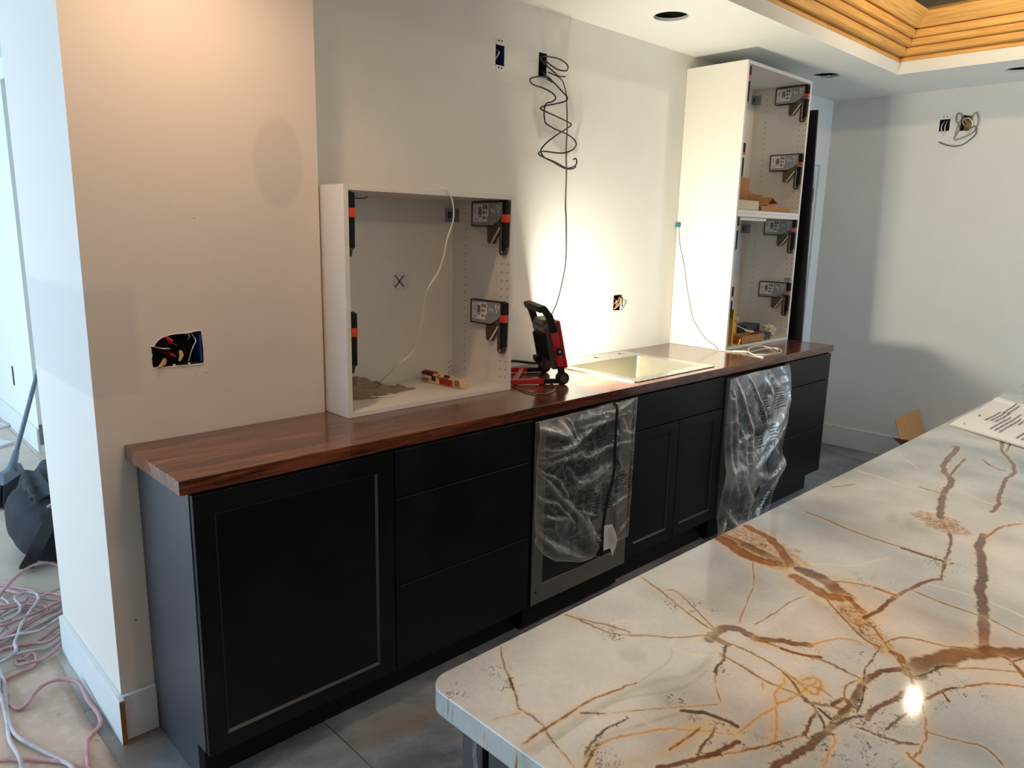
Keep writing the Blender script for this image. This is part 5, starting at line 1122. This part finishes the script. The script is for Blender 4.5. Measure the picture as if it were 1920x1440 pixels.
HR = [[(-0.42,0.70,z0),(-0.321,0.548,z0),(-0.29,0.386,z0),(-0.261,0.352,z0),(-0.205,0.404,.03),(-0.15,0.406,.035),(-0.104,0.349,.03),(-0.104,0.245,.018),(-0.098,0.163,z0),(-0.109,0.097,z0),(-0.145,0.063,z0),(-0.163,0.031,z0),(-0.19,-0.082,z0),(-.22,-.3,z0)],
 [(-.5,.25,z0),(-0.399,0.153,z0),(-0.321,0.082,z0),(-0.255,0.013,z0),(-0.207,-0.066,z0),(-.17,-.2,z0)],
 [(-.40,.8,.02),(-0.241,1.028,.06),(-0.146,1.168,.09),(-0.05,1.269,.10),(0.023,1.284,.09),(0.085,1.227,.05),(.12,1.1,.02)],
 [(-.4,1.45,.03),(-0.208,1.34,.03),(-0.161,1.286,.03),(-0.105,1.187,.03),(-0.043,1.072,.03),(0.03,.977,.03),(.1,.88,.025)],
 [(-.4,1.12,.03),(-0.241,1.133,.03),(-0.157,1.104,.03),(-0.089,1.078,.03),(-0.046,1.016,.03),(-0.047,0.948,.03),(-0.075,0.929,.03),(-0.165,0.877,.03),(-0.239,0.843,.03),(-0.40,0.84,.03)],
 [(-.4,.92,z0),(-0.278,0.903,z0),(-0.198,0.882,z0),(-0.127,0.895,z0),(-0.052,0.909,z0),(0.04,0.944,z0),(.12,.95,z0)],
 [(-.42,.70,.03),(-0.308,0.72,.03),(-0.239,0.749,.03),(-0.162,0.726,.03),(-0.108,0.702,.03),(-0.03,0.778,.03),(.06,.82,.03)],
 [(-0.42,0.54,z0),(-0.318,0.561,z0),(-0.24,0.573,z0),(-0.186,0.589,z0),(-0.164,0.649,z0),(-0.17,0.686,z0),(-0.207,0.661,z0),(-0.225,0.668,.02),(-0.221,0.633,z0),(-0.185,0.61,.02),(-0.154,0.604,.02),(-0.104,0.642,.02),(-0.045,0.722,.02),(.04,.79,.02)]]
HG = [[(-.42,.9,z0),(-0.297,0.693,.028),(-0.276,0.589,z0),(-0.294,0.446,.02),(-0.308,0.33,z0),(-0.309,0.212,z0),(-0.276,0.103,z0),(-0.242,0.011,z0),(-0.224,-0.08,.025),(-.2,-.25,z0)],
 [(-.33,.62,z0),(-0.307,0.457,.03),(-0.314,0.318,z0),(-0.328,0.197,z0),(-0.326,0.087,.026),(-0.328,0.015,z0),(-.34,-.2,z0)],
 [(-.42,.74,.02),(-0.298,0.779,.025),(-0.21,0.818,.03),(-0.116,0.86,.03),(-0.024,0.911,.03),(.06,.95,.03)],
 [(-.45,.76,z0),(-0.305,0.739,z0),(-0.26,0.722,z0),(-0.181,0.711,z0),(-0.116,0.69,z0),(-0.04,0.742,z0),(.06,.78,z0)],
 [(-.3,1.0,.045),(-0.268,0.969,.045),(-0.205,0.939,.045),(-0.155,0.974,.045),(-0.134,1.037,.045),(-0.135,1.124,.045),(-0.094,1.147,.045),(-0.065,1.103,.045),(-0.074,1.041,.045),(-0.125,0.947,.045),(-0.169,0.856,.045),(-0.204,0.764,.04),(-.27,.66,.03)]]
def far(c):     # carry the loose ends on out of the coil
    c = list(c)
    if c[0][0] < -.25: c = [(-1.05, c[0][1]+.12, z0), (-.72, c[0][1]+.07, z0)]+c
    if c[-1][1] < 0: c = c+[(c[-1][0]-.12, c[-1][1]-.45, z0), (c[-1][0]-.5, c[-1][1]-.8, z0)]
    elif c[-1][0] < -.25: c = c+[(-.72, c[-1][1]-.04, z0), (-1.05, c[-1][1]-.1, z0)]
    return c
HR = [far(c) for c in HR]; HG = [far(c) for c in HG]
mb = MB()
for c in HR: mb.tube(c, r0, 8, smooth=6)
for i in range(5):
    c = [(x+.02*math.sin(i*2.1+k)-.03, y+.035*i-.05, z0+.018*(i % 3)) for k, (x, y, z) in enumerate(HR[3+(i % 4)])]; mb.tube(c, r0, 8, smooth=6)
tag(mb.build('air_hose', M['hosered'], smooth=True), 'dusty pinkish red air hose lying in loops on the hall floor', 'hose')
mb = MB()
for c in HG: mb.tube(c, r0*.95, 8, smooth=6)
for i in range(4):
    c = [(x-.02+.015*math.sin(i*1.7+k), y+.05*i+.04, z0+.016*((i+1) % 3)) for k, (x, y, z) in enumerate(HG[2+(i % 3)])]; mb.tube(c, r0*.9, 8, smooth=6)
tag(mb.build('extension_cord', M['hosegrey'], smooth=True), 'dusty grey extension cord tangled with the red hose on the hall floor', 'cord')
# duffel bag
bg_ = thing('duffel_bag', 'dark navy duffel bag with black straps on the hall floor behind the wall end', 'bag', (.2, 1.7, 0))
bm = bmesh.new(); bmesh.ops.create_icosphere(bm, subdivisions=5, radius=1)
for v in bm.verts:
    p = v.co.copy(); s = lambda a, e: math.copysign(abs(a)**e, a)
    n = float(fbm(np.array([p.x*1.8+4]), np.array([p.y*1.8+p.z*2.4]), 4)[0])-.5
    x = s(p.x, .65)*(.24-.06*max(0, p.z)); y = s(p.y, .65)*(.29-.09*max(0, p.z)); z = .185+s(p.z, .6 if p.z > 0 else .38)*.185
    k = 1+.22*n; v.co = Vector((.205+x*k, 1.66+y*k, max(.002, z*(1+.25*n))))
me = bpy.data.meshes.new('body'); bm.to_mesh(me); bm.free(); me.transform(Matrix.Translation(-OFF[bg_.name])); me.materials.append(M['navy']); me.shade_smooth()
o = bpy.data.objects.new('body', me); COL.objects.link(o); o.parent = bg_; OFF['body'] = OFF[bg_.name]
def strap(pts, w, m, name):
    P = catmull(pts, 6); mb = MB(); vs = []
    for i, p in enumerate(P):
        vs += [p+Vector((-w*.5, w*.3, 0)), p+Vector((w*.5, -w*.3, 0))]
    mb.add(vs, [(2*i, 2*i+1, 2*i+3, 2*i+2) for i in range(len(P)-1)]); return mb.build(name, m, bg_, solid=.004)
strap([(.11, 1.385, .315), (.06, 1.37, .24), (.0, 1.36, .14), (-.035, 1.40, .06), (-.03, 1.46, .02), (.0, 1.52, .03)], .05, M['blackcloth'], 'strap')
strap([(.13, 1.44, .36), (.10, 1.45, .415), (.10, 1.53, .43), (.13, 1.62, .42), (.17, 1.68, .37)], .05, M['blackcloth'], 'carry_handle')
mb = MB(); mb.grid(lambda u, v: (.02+.26*u, 1.40+.32*v+.03*math.sin(7*u), .325+.065*math.sin(math.pi*u)*(.5+.5*v)+.02*math.sin(19*u+9*v)*math.sin(11*v)+.02*v), 36, 30)
mb.build('top_flap', M['greycloth'], bg_, smooth=True, solid=.004)
MB().tube([(.06, 1.385, .31), (.09, 1.375, .325), (.115, 1.385, .315), (.09, 1.385, .30), (.06, 1.385, .31)], .005, 6, smooth=3).build('buckle', M['zinc'], bg_)
# broom
br = thing('broom', 'grey broom leaning in the hall, dark bristles on the floor', 'broom', (.13, 2.56, 0))
d0 = Vector((.13, 2.56, .165)); d1 = Vector((.60, 3.425, .93)); dr_ = (d1-d0).normalized()
MB().tube([d0+dr_*.06, d1], .0125, 12).build('handle', M['broomgrey'], br, smooth=True)
MB().tube([d0-dr_*.0, d0+dr_*.05, d0+dr_*.13], [.03, .021, .016], 12).build('socket', M['broomgrey'], br, smooth=True)
wd = Vector((.54, .84, 0)); tk = Vector((.84, -.54, 0))
def bq(s, t, z): return Vector((.115, 2.54, 0))+wd*s+tk*t+Vector((0, 0, z))
MB().hexa([bq(-.13, -.03, .125), bq(-.13, .03, .125), bq(.13, .03, .125), bq(.13, -.03, .125), bq(-.09, -.02, .185), bq(-.09, .02, .185), bq(.11, .02, .185), bq(.11, -.02, .185)]).build('head_block', M['broomgrey'], br, .008, seg=3)
mb = MB(); rr = random.Random(9)
for i in range(34):
    for j in range(4):
        s = -.125+.25*i/33; t_ = -.024+.016*j; a = bq(s, t_, .13); b_ = bq(s*1.18-.02+rr.uniform(-.006, .006), t_*1.5-.012, .003); mb.tube([a, (a+b_)/2, b_], [.0042, .0046, .003], 5)
tag(mb.build('bristles', M['bristle'], br), kind='stuff')
def slab(name, lab, x, y, w, d, a, h=.02):
    m_ = obj_at(rz(x, y, .0, a)); 
    m_.prism([(-w/2, -d/2, .0005), (w/2*.8, -d/2, .0005), (w/2, d/4, .0005), (w/4, d/2, .0005), (-w/2, d/2*.9, .0005)], (0, 0, h))
    return tag(m_.build(name, simple(name+'_mat', rgb(212, 214, 214), .8), None, .002), lab, 'offcut')
slab('drywall_offcut', 'white board offcut on the hall floor at the left edge, farther one', .33, 4.42, .16, .24, 20)
slab('drywall_offcut', 'white board offcut on the hall floor at the left edge, nearer one', .24, 3.86, .14, .26, 35)
mb = MB(); rr = random.Random(5)
for i in range(14): x = 2.60+rr.uniform(-.05, .08); y = -.30+rr.uniform(-.02, .02); mb.tube([(x, y, .003), (x+rr.uniform(-.012, .012), y+rr.uniform(-.008, .008), .006)], rr.uniform(.001, .0025), 5)
for i in range(10): x = 1.24+rr.uniform(-.02, .02); y = -.40+rr.uniform(-.02, .03); mb.tube([(x, y, .003), (x+rr.uniform(-.01, .01), y+rr.uniform(-.008, .008), .006)], rr.uniform(.001, .0025), 5)
tag(mb.build('debris', simple('sawdust', rgb(190, 170, 140), .9), None), 'small scraps of debris on the floor under the cabinets', 'debris', kind='stuff')
